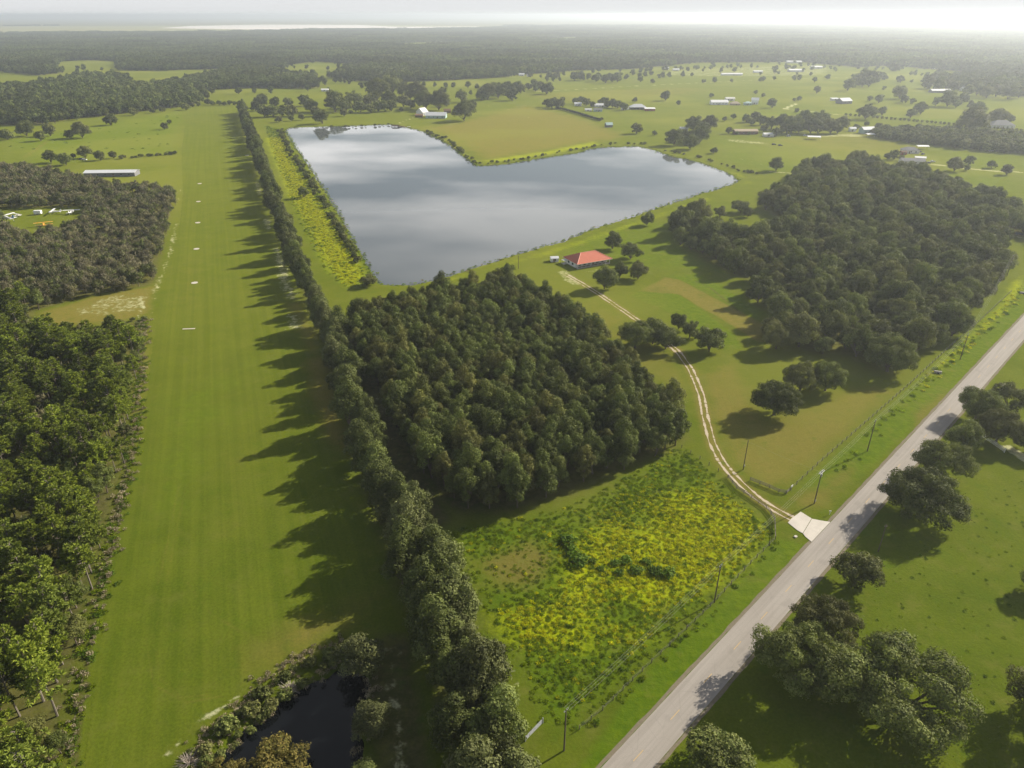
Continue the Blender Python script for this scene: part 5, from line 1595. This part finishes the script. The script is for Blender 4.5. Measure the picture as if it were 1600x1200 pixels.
# the red-roofed house
def red_house():
    A, Bp, C = np.array((34.85, 362.6)), np.array((53.17, 372.0)), np.array((30.12, 375.4))
    ux = (Bp - A) / np.linalg.norm(Bp - A)
    uy = np.array([-ux[1], ux[0]])
    w, d, h = 20.6, 13.2, 2.9
    c = A + ux * w / 2 + uy * d / 2
    t = thing('house', 'white house under a red hipped metal roof by the pond', 'house', (c[0], c[1], 0), math.atan2(ux[1], ux[0]))
    hw, hd = w / 2, d / 2
    B().box((-0.8, 1.1, h / 2), (w - 1.6, d - 2.2, h)).part('wall', M['white'], t)
    B().box((0, 0, 0.12), (w + 0.1, d + 0.1, 0.3)).part('porch_floor', M['concrete'], t)
    b = B()
    o, rise = 0.9, 3.5
    rl = 4.6
    lo = [(-hw - o, -hd - o, h), (hw + o, -hd - o, h), (hw + o, hd + o, h), (-hw - o, hd + o, h)]
    P, Q = (-rl, 0, h + rise), (rl, 0, h + rise)
    for f in ([lo[0], lo[1], Q, P], [lo[2], lo[3], P, Q], [lo[3], lo[0], P], [lo[1], lo[2], Q], lo[::-1]):
        b.poly([tuple(v) for v in f])
    bmesh.ops.remove_doubles(b.bm, verts=b.bm.verts, dist=0.001)
    roof = b.part('roof', M['red_roof'], t)
    M['red_cap'] = plain('pale_red_ridge_cap', (0.62, 0.26, 0.19), 0.5, 0.4, 0.05, 1.0)
    for a, e in ((P, Q), (lo[0], P), (lo[3], P), (lo[1], Q), (lo[2], Q)):
        B().tube([(a[0], a[1], a[2] + 0.02), (e[0], e[1], e[2] + 0.02)], 0.16, 5).part('ridge_cap', M['red_cap'], roof)
    for i in range(4):
        p, q = lo[i], lo[(i + 1) % 4]
        B().box(((p[0] + q[0]) / 2, (p[1] + q[1]) / 2, h - 0.12), (abs(p[0] - q[0]) + 0.05, abs(p[1] - q[1]) + 0.05, 0.22)).part('fascia', M['white'], roof)
    for i in range(9):
        B().box((-hw + 0.2 + i * (w - 0.4) / 8, -hd + 0.15, h / 2), (0.2, 0.2, h)).part('porch_post', M['white'], t)
    for i in range(1, 5):
        B().box((hw - 0.2, -hd + 0.15 + i * (d - 0.3) / 4, h / 2), (0.2, 0.2, h)).part('porch_post', M['white'], t)
    for i in (0, 1, 2, 4, 5, 6, 7):
        B().box((-hw + 0.2 + (i + 0.5) * (w - 0.4) / 8, -hd + 0.15, 0.95), ((w - 0.4) / 8 - 0.2, 0.07, 0.5)).part('porch_railing', M['wood'], t)
    for wx in (-7.6, -4.6, -1.6, 3.6, 6.6):
        f = B().box((wx, -hd + 2.16, 1.6), (1.5, 0.12, 1.4)).part('window', M['glass'], t)
        B().box((wx, -hd + 2.10, 0.86), (1.8, 0.14, 0.1)).part('sill', M['white'], f)
    B().box((1.0, -hd + 2.15, 1.15), (1.1, 0.12, 2.1)).part('door', M['brown'], t)
    for wy in (-1.5, 2.5):
        B().box((-hw - 0.03, wy, 1.6), (0.12, 1.4, 1.3)).part('window', M['glass'], t)
    b = B().box((-hw - 1.3, hd - 2.0, 2.15), (2.7, 2.6, 0.14))
    aw = b.part('stoop_roof', M['white'], t)
    for sy in (-1, 1):
        B().box((-hw - 2.5, hd - 2.0 + sy * 1.15, 1.05), (0.12, 0.12, 2.1)).part('stoop_post', M['white'], aw)
    B().box((-hw - 1.3, hd - 2.0, 0.2), (2.6, 2.4, 0.4)).part('stoop_step', M['concrete'], t)
red_house()
building('garden_shed', 'little white shed with a pale roof by the red-roofed house', 'shed', 866, 408, 4.2, 3.4, 2.0, 8, 'gable', 0.7, 'white', 'tin', 0.2, 1)
BL = [
 ('hangar', 'long pale metal hangar behind the scrub thicket', 'hangar', 176, 274, 41, 11, 3.2, 4, 'gable', 1.3, 'grey_roof', 'tin', 6),
 ('barn', 'pale barn with a shallow grey roof near the head of the pond', 'barn', 682, 184, 26, 14, 3.6, -4, 'gable', 3.4, 'teal', 'tin', 4),
 ('barn', 'narrow barn with a steep white roof beside the pale barn', 'barn', 660, 179.5, 10, 13, 4.0, 50, 'gable', 5.0, 'white', 'white', 2),
 ('lean_to', 'low brown lean-to before the steep white barn', 'shed', 655, 183, 10, 5, 2.6, 0, 'shed', 1.0, 'brown', 'brown', 1),
 ('shed', 'dark brown shed behind the pale barn', 'shed', 699, 176.5, 9, 7, 3.5, 10, 'gable', 2.0, 'brown', 'brown', 1),
 ('house', 'small white house at the left of the farm cluster', 'house', 903, 165, 10, 8, 2.8, 0, 'gable', 1.8, 'white', 'tin', 2),
 ('house', 'long pale-roofed house in the middle of the farm cluster', 'house', 939, 167, 20, 9, 2.8, 3, 'gable', 2.0, 'offwhite', 'tin', 4),
 ('shed', 'pale green shed before the long pale-roofed house', 'shed', 934, 174, 12, 6, 2.6, 0, 'gable', 1.6, 'teal', 'grey_roof', 2),
 ('shed', 'low white shed before the farm cluster', 'shed', 919, 173.5, 9, 5, 2.2, 0, 'gable', 1.2, 'offwhite', 'tin', 1),
 ('shed', 'low white outbuilding next to the dark-roofed house', 'shed', 976, 171.5, 10, 5, 2.2, 0, 'gable', 1.2, 'white', 'tin', 2),
 ('house', 'house with a grey roof and shaded blue porch', 'house', 996, 170.5, 23, 13, 3.2, 0, 'hip', 3.8, 'carpaint_dark', 'tin', 4),
 ('shed', 'red-brown shed with a flat white roof', 'shed', 1015, 173, 14, 7, 3.0, 0, 'shed', 0.8, 'redshed', 'white', 1),
 ('shed', 'dark green shed alone beyond the pond', 'shed', 951, 198.5, 8, 6, 3.0, 15, 'gable', 2.2, 'grey_roof', 'teal', 1),
 ('barn', 'long white-roofed barn out in the right pasture', 'barn', 1123, 163, 25, 14, 3.6, -2, 'gable', 2.6, 'white', 'white', 5),
 ('shed', 'pale annex behind the long white-roofed barn', 'shed', 1140, 157, 14, 8, 3.2, 0, 'gable', 1.6, 'offwhite', 'offwhite', 2),
 ('tent_hall', 'round-topped tan hall beside the long white-roofed barn', 'hall', 1148, 164, 14, 9, 2.5, 0, 'hip', 2.6, 'tan', 'tan', 0),
 ('house', 'tall white house in the right pasture', 'house', 1179, 162.5, 10, 9, 6.0, -15, 'gable', 3.0, 'white', 'white', 3),
 ('house', 'pale blue-green wing joined to the tall white house', 'house', 1168, 164, 11, 8, 3.0, 0, 'hip', 2.0, 'teal', 'teal', 3),
 ('building', 'long brown building with a tan roof by the bare yard', 'building', 1164, 209, 26, 9, 3.4, 2, 'gable', 1.6, 'brown', 'tan', 4),
 ('shed', 'small white-roofed shed right of the long brown building', 'shed', 1200, 213, 11, 7, 2.6, 0, 'gable', 1.2, 'offwhite', 'white', 1),
 ('house', 'pale green house with white trim at the white yard', 'house', 1354, 208, 15, 9, 4.5, 12, 'gable', 2.4, 'teal', 'tin', 3),
 ('shed', 'white shed left of the pale green house', 'shed', 1331, 205, 7, 5, 3.2, 0, 'gable', 1.5, 'white', 'white', 1),
 ('house', 'grey-roofed house above the parked dark vehicles', 'house', 1421, 238.5, 15, 10, 3.0, -12, 'hip', 2.6, 'offwhite', 'grey_roof', 3),
 ('shed', 'small red-brown shed by the grey-roofed house', 'shed', 1411, 241.5, 5, 4, 2.6, 0, 'gable', 1.0, 'redshed', 'brown', 1),
 ('house', 'low dark-roofed house behind the wide wood', 'house', 1424, 255.5, 20, 9, 2.8, -8, 'gable', 2.0, 'offwhite', 'grey_roof', 4),
 ('house', 'large grey hip-roofed house among oaks', 'house', 1562, 199, 26, 16, 3.4, -6, 'hip', 5.0, 'offwhite', 'grey_roof', 5),
 ('barn', 'dark-sided barn with a pale roof mid pasture', 'barn', 1318, 161.5, 18, 15, 4.2, 18, 'gable', 3.6, 'grey_roof', 'tin', 2),
 ('lean_to', 'low pale lean-to left of the dark-sided barn', 'shed', 1304, 157, 12, 7, 2.8, 8, 'shed', 0.8, 'offwhite', 'tin', 1),
 ('barn', 'very long white-roofed barn at the wood edge', 'barn', 1468, 144.5, 33, 12, 3.4, 0, 'gable', 2.2, 'grey_roof', 'white', 4),
 ('house', 'little white building past the very long barn', 'house', 1505, 141.5, 10, 8, 3.6, 20, 'gable', 2.4, 'white', 'white', 1),
 ('house', 'small white farmhouse under the middle woods edge', 'house', 815, 118.5, 12, 8, 3.4, 0, 'gable', 2.0, 'white', 'tin', 2),
 ('shed', 'grey shed beside the small white farmhouse', 'shed', 826, 119.5, 8, 6, 2.8, 0, 'gable', 1.4, 'offwhite', 'grey_roof', 1),
 ('greenhouse', 'long white greenhouse roof across the far flats', 'greenhouse', 1143, 117.5, 46, 12, 3.0, 0, 'gable', 1.6, 'white', 'white', 0),
 ('greenhouse', 'short white greenhouse right of the long one', 'greenhouse', 1184, 113.5, 20, 10, 3.0, 0, 'gable', 1.6, 'white', 'white', 0),
 ('warehouse', 'wide pale warehouse on the far sandy flats', 'warehouse', 1243, 112, 34, 18, 4.0, 0, 'gable', 2.0, 'offwhite', 'white', 0),
 ('warehouse', 'second pale warehouse right of the wide one', 'warehouse', 1275, 107, 26, 16, 4.0, 0, 'gable', 2.0, 'offwhite', 'white', 0),
 ('warehouse', 'thin white warehouse behind the sandy flats', 'warehouse', 1240, 98.5, 40, 14, 4.0, 0, 'gable', 2.0, 'offwhite', 'white', 0),
 ('house', 'tiny white house at the far edge of the sandy flats', 'house', 1040, 108.5, 14, 9, 3.5, 0, 'gable', 2.0, 'white', 'tin', 2),
 ('house', 'tiny pale house right of the far tiny white one', 'house', 1056, 110.5, 15, 9, 3.0, 0, 'gable', 2.0, 'offwhite', 'white', 2),
 ('house', 'lone bright roof deep in the right woods', 'house', 1461, 107.5, 10, 8, 4.0, 0, 'gable', 2.0, 'white', 'white', 1),
 ('shed', 'white roof peeping from the far left trees', 'shed', 256, 133.5, 14, 8, 3.6, 0, 'gable', 1.8, 'white', 'white', 1),
 ('shed', 'pale roof at the far end of the airstrip', 'shed', 248, 167, 12, 6, 3.0, 0, 'gable', 1.4, 'offwhite', 'tin', 1),
 ('shed', 'little white roof in the field beyond the windbreak end', 'shed', 508, 142.5, 12, 7, 2.8, 0, 'gable', 1.4, 'white', 'white', 1),
 ('shed', 'white shed hidden behind the right arm oaks', 'shed', 1068, 204.5, 9, 6, 3.0, 0, 'gable', 1.4, 'white', 'white', 1),
]
for nm, lab, cat, px, py, w, d, h, rz, rf, ri, wl, rm, wi in BL:
    building(nm, lab, cat, px, py, w, d, h, rz, rf, ri, wl, rm, 0.5, wi)
for px, py, w, d, rz, lab in ((1271, 217.5, 13, 9, -14, 'white canopy on posts in the bare right yard'), (1440, 232.5, 11, 7, -4, 'white carport canopy beside the grey-roofed house'),
                              (1358, 213.5, 9, 7, 10, 'pale carport canopy before the pale green house'), (1437, 250.5, 9, 6, -20, 'white carport canopy at the low dark-roofed house')):
    building('carport', lab, 'carport', px, py, w, d, 2.7, rz, 'gable', 0.8, 'steel', 'white', 0.3, 0, False, None, True)

# dock with two little boats at the pond head
def dock():
    x, y = G(622, 197.5)
    t = thing('dock', 'brown wooden dock at the head of the pond', 'dock', (x, y, 0.0))
    for i in range(16):
        B().box((-8 + i * 1.05, 0, 0.25), (0.95, 3.2, 0.12)).part('plank', M['brown'], t)
    for i in range(5):
        for sy in (-1, 1):
            B().box((-8 + i * 4, sy * 1.7, -0.1), (0.25, 0.25, 1.6)).part('post', M['brown'], t)
    B().box((-3, 1.0, 1.2), (9, 0.12, 1.2)).part('back_board', M['brown'], t)
    for dx, col, lab in ((13.5, 'white', 'little white boat moored at the right of the dock'), (2.5, 'dark', 'little dark boat moored against the dock')):
        bt = thing('boat', lab, 'boat', (x + dx, y - 3.2, -0.55), 0.2)
        b = B()
        b.loft([[(sx, -wd, 0.05), (sx, wd, 0.05), (sx, wd * 1.3, 0.75), (sx, -wd * 1.3, 0.75)] for sx, wd in ((-2.4, 0.55), (-0.5, 0.7), (1.4, 0.5), (2.5, 0.08))])
        b.part('hull', M[col], bt)
        B().box((-0.6, 0, 0.8), (0.35, 1.5, 0.08)).part('seat', M['wood'], bt)
dock()

# ------------------------------------------------------------------ vehicles and planes
def car(px, py, rz, mat, label, van=False):
    x, y = G(px, py)
    t = thing('parked_car', label, 'car', (x, y, 0), math.radians(rz))
    prof = [(-2.2, 0.4), (-2.25, 0.85), (-1.5, 1.0), (2.0, 0.95), (2.25, 0.75), (2.2, 0.4)]
    b = B()
    b.loft([[(p[0], sy, p[1]) for p in prof] for sy in (-0.9, 0.9)])
    b.part('body', M[mat], t)
    cab = [(-2.0, 0.99), (-1.6, 1.55), (0.3, 1.58), (1.1, 0.99)] if not van else [(-2.1, 0.99), (-2.0, 1.95), (1.0, 1.95), (1.6, 0.99)]
    b = B()
    b.loft([[(p[0], sy * (0.82 if p[1] < 1.2 else 0.68), p[1]) for p in cab] for sy in (-1, 1)])
    b.part('cabin', M['glass'], t)
    B().box((-0.6, 0, cab[1][1] + 0.035), (1.9, 1.36, 0.06)).part('cab_roof', M[mat], t)
    for wx in (-1.4, 1.4):
        for sy in (-0.88, 0.88):
            B().tube([(wx, sy - 0.1, 0.33), (wx, sy + 0.1, 0.33)], 0.33, 10).part('wheel', M['dark'], t)
car(1437, 238, 20, 'carpaint_dark', 'dark car under the grey-roofed house canopy')
car(1442, 241.5, 35, 'carpaint_dark', 'dark car parked on grass nearest the grey-roofed house')
car(1450, 255.5, 10, 'carpaint_dark', 'dark car at the end of the gravel lane')
car(1457, 253.5, 5, 'carpaint_white', 'white car at the end of the gravel lane')
car(1592, 367, -10, 'carpaint_dark', 'dark car on the drive at the frame edge by the wide wood')
car(1548, 236.5, 0, 'carpaint_white', 'white car alone under the long dark hedgerow')
car(1209, 226.5, 5, 'carpaint_dark', 'dark car on the bare patch left of the white canopy')
car(1219, 228, 5, 'carpaint_dark', 'second dark car on the bare patch, right of the first')
car(1232, 213.5, 0, 'carpaint_white', 'white car by the hedge of the bare right yard', True)
car(1258, 212.5, 0, 'carpaint_white', 'white van above the canopy of the bare right yard', True)
car(1363, 206.5, 8, 'carpaint_white', 'white van at the end of the pale green house', True)
car(128, 249.5, 0, 'carpaint_dark', 'dark car under the hedge before the hangar')
car(132, 250.5, 0, 'carpaint_white', 'white car under the hedge before the hangar')

def plane(px, py, rz, mat, label, bi=False, trim=None, scale=1.0):
    x, y = G(px, py)
    t = thing('small_airplane', label, 'airplane', (x, y, 0), math.radians(rz))
    t.scale = (scale,) * 3
    def ring(sx, w, z0, z1):
        zc, hz = (z0 + z1) / 2, (z1 - z0) / 2
        return [(sx, w * math.cos(a), zc + hz * math.sin(a)) for a in np.linspace(0, 2 * math.pi, 9)[:-1]]
    b = B()
    b.loft([ring(2.3, 0.25, 1.0, 1.5), ring(2.1, 0.5, 0.75, 1.75), ring(0.9, 0.6, 0.65, 1.85), ring(0.2, 0.62, 0.65, 2.25), ring(-1.2, 0.58, 0.7, 2.2), ring(-2.4, 0.4, 0.95, 1.8), ring(-5.2, 0.1, 1.3, 1.65)])
    f = b.part('fuselage', M[mat], t, smooth=True)
    def wing(z, span, ch, dx):
        b = B()
        b.loft([[(dx + ch * 0.5, sy, z), (dx + ch * 0.2, sy, z + 0.16), (dx - ch * 0.5, sy, z + 0.03), (dx + ch * 0.2, sy, z - 0.04)] for sy in (-span, 0, span)])
        b.part('wing', M[mat], t)
    wing(2.3, 5.4, 1.6, 0.0)
    if bi:
        wing(0.85, 5.0, 1.5, -0.3)
        for sy in (-3.6, 3.6):
            for dx in (-0.5, 0.4):
                B().box((dx, sy, 1.6), (0.08, 0.08, 1.45)).part('strut', M[mat], t)
    else:
        for sy in (-1, 1):
            B().tube([(0.1, sy * 0.6, 0.85), (0.1, sy * 2.7, 2.28)], 0.05, 5).part('strut', M[mat], t)
    B().box((-4.8, 0, 1.55), (1.1, 3.4, 0.08)).part('tailplane', M[mat], t)
    b = B()
    b.loft([[(-5.4, sy, 1.5), (-3.9, sy, 1.5), (-5.0, sy, 2.9), (-5.6, sy, 2.9)] for sy in (-0.06, 0.06)])
    b.part('fin', M[trim or mat], t)
    B().box((2.42, 0, 1.25), (0.08, 0.16, 1.9)).part('propeller', M['dark'], t)
    B().box((1.2, 0, 1.9), (0.5, 1.0, 0.35)).part('windscreen', M['glass'], t)
    for wx, wy in ((0.3, -1.1), (0.3, 1.1), (-5.0, 0.0)):
        r = 0.3 if wx > 0 else 0.14
        B().tube([(wx, wy - 0.08, r), (wx, wy + 0.08, r)], r, 10).part('wheel', M['dark'], t)
        B().tube([(wx, wy, r), (wx * 0.9, wy * 0.4, 0.85 if wx > 0 else 1.35)], 0.05, 5).part('gear_leg', M[mat], t)
plane(83, 334, 195, 'white', 'white high-wing airplane parked in the clearing nearer the trailer')
plane(113, 333.5, 100, 'white', 'white high-wing airplane parked at the right end of the clearing')
plane(69, 353, 118, 'orange', 'bright orange biplane parked below the white planes', bi=True)
plane(8, 345, 165, 'white', 'larger white airplane with a blue fin at the frame edge', trim='blue', scale=1.5)
plane(29, 339, 60, 'offwhite', 'cream airplane behind the larger white one', trim='tan', scale=0.8)
def trailer():
    x, y = G(60, 335)
    t = thing('box_trailer', 'white box trailer parked at the left of the plane clearing', 'trailer', (x, y, 0), 0.1)
    B().box((0, 0, 1.6), (4.6, 2.4, 2.3), 0, 0.15).part('box_body', M['white'], t)
    for sy in (-1.15, 1.15):
        B().tube([(0, sy - 0.1, 0.38), (0, sy + 0.1, 0.38)], 0.38, 10).part('wheel', M['dark'], t)
    B().tube([(2.3, 0, 0.5), (3.6, 0, 0.45)], 0.07, 5).part('drawbar', M['steel'], t)
trailer()

# airstrip marker discs
b = B()
b.loft([[(1.6 * math.cos(a), 1.6 * math.sin(a), z) for a in np.linspace(0, 2 * math.pi, 21)[:-1]] for z in (0.0, 0.10)])
disc = b.mesh('runway_marker', M['concrete'])
ordn = ['nearest', 'second nearest', 'middle', 'fourth', 'fifth', 'farthest']
for i, (px, py) in enumerate(((304, 442), (307, 389), (309, 348), (310, 315), (312, 287), (386, 243))):
    x, y = G(px, py)
    o = tag(link('runway_marker', disc, None, (x, y, 0.03)), ['round white marker nearest the camera on the airstrip grass', 'round white marker second nearest on the airstrip', 'round white marker third along the airstrip',
        'round white marker fourth along the airstrip', 'small round white marker fifth along the airstrip', 'round white marker by the windbreak at the far airstrip'][i], 'runway marker', 'round white markers on the airstrip')
    o.scale = (1, 1, 1) if i < 5 else (1.2, 1.2, 1)
x, y = G(295, 514)
tag(link('runway_bar', B().box((0, 0, 0.05), (5.2, 0.9, 0.1), 0, 0.02).mesh('runway_bar', M['concrete']), None, (x, y, 0.03), (0, 0, 0.1)), 'grey-white bar marker lying across the airstrip grass', 'runway marker')

# ------------------------------------------------------------------ power poles, wires, fences
POLES = [(1116, 941, 11.2, 'plain power pole standing at the edge of the yellow meadow', False),
         (1272, 787, 10.8, 'power pole with a crossarm and transformer by the concrete apron', True),
         (1355, 705, 11.2, 'power pole in the weedy ditch up the road from the apron', False),
         (1500, 562, 11.2, 'power pole beside the yellow weeds below the wide wood', False),
         (1573, 432, 11.5, 'farthest power pole at the corner of the wide wood', False)]
# one more pole outside the view, in line with the others, carries the wires on
p0, p1 = np.array(G(1116, 941)), np.array(G(1272, 787))
tops = []
def pole(x, y, h, label, arm, z=0.0):
    t = thing('power_pole', label, 'power pole', (x, y, 0), math.radians(45))
    B().tube([(0, 0, -0.3), (0, 0, h)], [0.17, 0.11], 8).part('shaft', M['pole'], t)
    if arm:
        for dy in (-0.5, 0.5):
            B().box((0, dy * 0.4, h - 0.25 - abs(dy) * 0.0), (2.7, 0.12, 0.14)).part('crossarm', M['steel'], t)
        B().tube([(0.35, 0, h - 1.9), (0.35, 0, h - 1.0)], 0.26, 10).part('transformer', M['steel'], t)
        B().box((0.3, 0.0, 0.9), (0.25, 0.35, 0.6)).part('meter_box', M['steel'], t)
    else:
        B().box((0, 0, h - 0.3), (1.2, 0.1, 0.1)).part('crossarm', M['steel'], t)
    for dx in ((-1.2, 0, 1.2) if arm else (-0.5, 0, 0.5)):
        B().tube([(dx, 0, h - 0.25 + (0.1 if dx == 0 else 0)), (dx, 0, h + 0.05 + (0.1 if dx == 0 else 0))], 0.06, 6).part('insulator', M['steel'], t)
    return t
for px, py, h, lab, arm in POLES:
    x, y = G(px, py)
    pole(x, y, h, lab, arm)
    tops.append((x, y, h))
x0, y0 = p0 - (p1 - p0) * 1.0
b_ = POLES[0]
pole(x0, y0, 11.2, 'power pole just outside the view toward the camera', False)
tops = [(x0, y0, 11.2)] + tops
x, y = G(1161, 734)
sp = thing('service_pole', 'lone service pole on the lawn beside the driveway', 'power pole', (x, y, 0))
B().tube([(0, 0, -0.3), (0, 0, 10.3)], [0.15, 0.10], 8).part('shaft', M['pole'], sp)
B().box((0.2, 0, 1.4), (0.25, 0.35, 0.6)).part('meter_box', M['steel'], sp)
SERV = (x, y, 10.2)
x, y = G(810, 420)
sp = thing('service_pole', 'short service pole between the pond and the square stand', 'power pole', (x, y, 0))
B().tube([(0, 0, -0.3), (0, 0, 7.2)], [0.14, 0.10], 8).part('shaft', M['pole'], sp)
B().box((0, 0, 6.8), (0.9, 0.1, 0.1)).part('crossarm', M['wood'], sp)
x, y = G(1372, 862)
sp = thing('service_pole', 'pole standing under the broad oak across the road', 'power pole', (x, y, 0))
B().tube([(0, 0, -0.3), (0, 0, 8.5)], [0.15, 0.10], 8).part('shaft', M['pole'], sp)
B().box((0, 0, 8.1), (0.9, 0.1, 0.1)).part('crossarm', M['wood'], sp)
def wire(name, label, off, dz, ends):
    b = B()
    pts = []
    for (xa, ya, ha), (xb, yb, hb) in zip(ends, ends[1:]):
        L = math.hypot(xb - xa, yb - ya)
        k = max(6, int(L / 6))
        for i in range(k):
            u = i / k
            sag = L * 0.014 * 4 * u * (1 - u)
            pts.append((xa + (xb - xa) * u + off * 0.7071, ya + (yb - ya) * u - off * 0.7071, ha + (hb - ha) * u + dz - sag))
    xb, yb, hb = ends[-1]
    pts.append((xb + off * 0.7071, yb - off * 0.7071, hb + dz))
    b.tube(pts, 0.012, 4)
    tag(link(name, b.mesh(name, M['wire'])), label, 'power line')
wire('power_line', 'field-side wire strung between the roadside power poles', -0.5, 0.06, tops)
wire('power_line', 'middle wire strung between the roadside power poles', 0.0, 0.16, tops)
wire('power_line', 'road-side wire strung between the roadside power poles', 0.5, 0.06, tops)
wire('service_line', 'wire from the transformer pole to the lone lawn pole', 0.0, -0.3, [tops[2], SERV])

post_me = B().box((0, 0, 0.62), (0.14, 0.14, 1.3)).mesh('fence_post', M['wood'])
def fence(label, line, step, rails, rail_h, mat='wood', end_white=False, board=False):
    L = GA(line)
    t0 = np.concatenate([[0], np.cumsum(np.hypot(*np.diff(L, axis=0).T))])
    n = max(2, int(t0[-1] / step) + 1)
    s = np.linspace(0, t0[-1], n)
    P = np.stack([np.interp(s, t0, L[:, 0]), np.interp(s, t0, L[:, 1])], 1)
    f = thing('fence', label, 'fence', (P[0, 0], P[0, 1], 0))
    for p in P:
        link('post', post_me, f, (p[0] - P[0, 0], p[1] - P[0, 1], 0))
    for i in range(n - 1):
        a, c = P[i] - P[0], P[i + 1] - P[0]
        d = c - a
        for h in rail_h:
            if board:
                B().box(((a[0] + c[0]) / 2, (a[1] + c[1]) / 2, h), (np.hypot(*d), 0.05, 0.16), math.atan2(d[1], d[0])).part('rail', M[mat], f)
        if not board and i == 0:
            pass
    if not board:
        for h in rail_h:
            b = B()
            b.tube([(p[0] - P[0, 0], p[1] - P[0, 1], h) for p in P], 0.008, 4)
            b.part('wire', M['wire'], f)
    return f
fence('weedy wire fence between the yellow meadow and the road', [(905, 1140), (945, 1107), (990, 1062), (1040, 1015), (1107, 951), (1170, 884), (1211, 843)], 3.2, 4, (0.4, 0.8, 1.2))
fence('dark board fence wing on the meadow side of the driveway', [(1137, 747), (1151, 764), (1176, 780), (1199, 796), (1210, 812), (1211, 843)], 2.6, 3, (0.4, 0.75, 1.15), 'wood', board=True)
fence('dark board fence wing on the lawn side of the driveway', [(1172, 751), (1200, 762), (1226, 774), (1236, 765)], 2.6, 3, (0.4, 0.75, 1.15), 'wood', board=True)
fence('long wire fence between the mown lawn and the road ditch', [(1236, 765), (1282, 722), (1319, 690), (1420, 602), (1480, 546), (1535, 498), (1580, 456)], 3.4, 4, (0.4, 0.8, 1.2))
fence('thin wire fence between the square stand and the meadow corner', [(1065, 700), (1100, 722), (1137, 747)], 3.6, 3, (0.5, 1.1))
# white gate on the right, galvanised gate at lower left
def gate(label, a, c, mat, bars, h=1.3):
    A, C = np.array(G(*a)), np.array(G(*c))
    d = C - A
    L = np.hypot(*d)
    t = thing('gate', label, 'gate', (A[0], A[1], 0), math.atan2(d[1], d[0]))
    for sx in (0, L):
        B().box((sx, 0, h / 2 + 0.1), (0.16, 0.16, h + 0.3)).part('post', M[mat], t)
    for i in range(bars):
        B().box((L / 2, 0, 0.25 + i * (h - 0.25) / (bars - 1)), (L, 0.06, 0.09)).part('bar', M[mat], t)
    B().tube([(0.1, 0, 0.3), (L - 0.1, 0, h)], 0.035, 5).part('brace', M[mat], t)
gate('long white board gate under the oaks right of the road', (1533, 682), (1569, 707), 'white', 5, 1.4)
gate('galvanised tube gate at the foot of the yellow meadow', (821, 1158), (848, 1130), 'steel', 5, 1.3)
# apron furniture
x, y = G(1296, 804)
mb = thing('mailbox', 'white mailbox on a post beside the concrete apron', 'mailbox', (x, y, 0))
B().box((0, 0, 0.55), (0.1, 0.1, 1.1)).part('post', M['white'], mb)
b = B()
b.loft([[(sx, 0.11 * math.cos(a), 1.2 + 0.13 * math.sin(a)) for a in np.linspace(0, 2 * math.pi, 9)[:-1]] for sx in (-0.28, 0.28)])
b.part('box_body', M['white'], mb)
x, y = G(1236, 766)
kb = thing('gate_sign', 'small white box on the end post of the lawn fence', 'sign', (x, y, 0), 0.7)
B().box((0, 0, 1.5), (0.9, 0.12, 0.5)).part('panel', M['white'], kb)
B().box((0, 0, 0.65), (0.12, 0.12, 1.3)).part('post', M['wood'], kb)
x, y = G(1243, 839)
tag(link('culvert_end', B().box((0, 0, 0.1), (0.9, 0.7, 0.4), 0.6, 0.05).mesh('culvert_end', M['concrete']), None, (x, y, 0)), 'small concrete culvert end below the apron', 'culvert')
for px, py, lab in ((1465, 583, 'white culvert headwall in the ditch below the wide wood corner'), (1598, 459, 'white culvert headwall in the ditch at the frame edge')):
    x, y = G(px, py)
    t = thing('culvert', lab, 'culvert', (x, y, 0), math.radians(-20))
    B().box((0, 0, 0.45), (2.6, 0.5, 0.9), 0, 0.05).part('headwall', M['concrete'], t)
    B().tube([(0, -0.26, 0.35), (0, -0.9, 0.30)], 0.34, 10).part('pipe', M['dark'], t)

# ------------------------------------------------------------------ haze
t = NT('haze_air')
v = t.n('ShaderNodeVolumePrincipled')
v.inputs['Color'].default_value = (0.85, 0.93, 1.0, 1)
v.inputs['Density'].default_value = HAZE_DENSITY
v.inputs['Anisotropy'].default_value = 0.48
t.l(v.outputs[0], t.out.inputs['Volume'])
hz = link('haze', B().box((0, 0, 64.0), (110000, 110000, 136.0)).mesh('haze', t.m), kind='stuff')
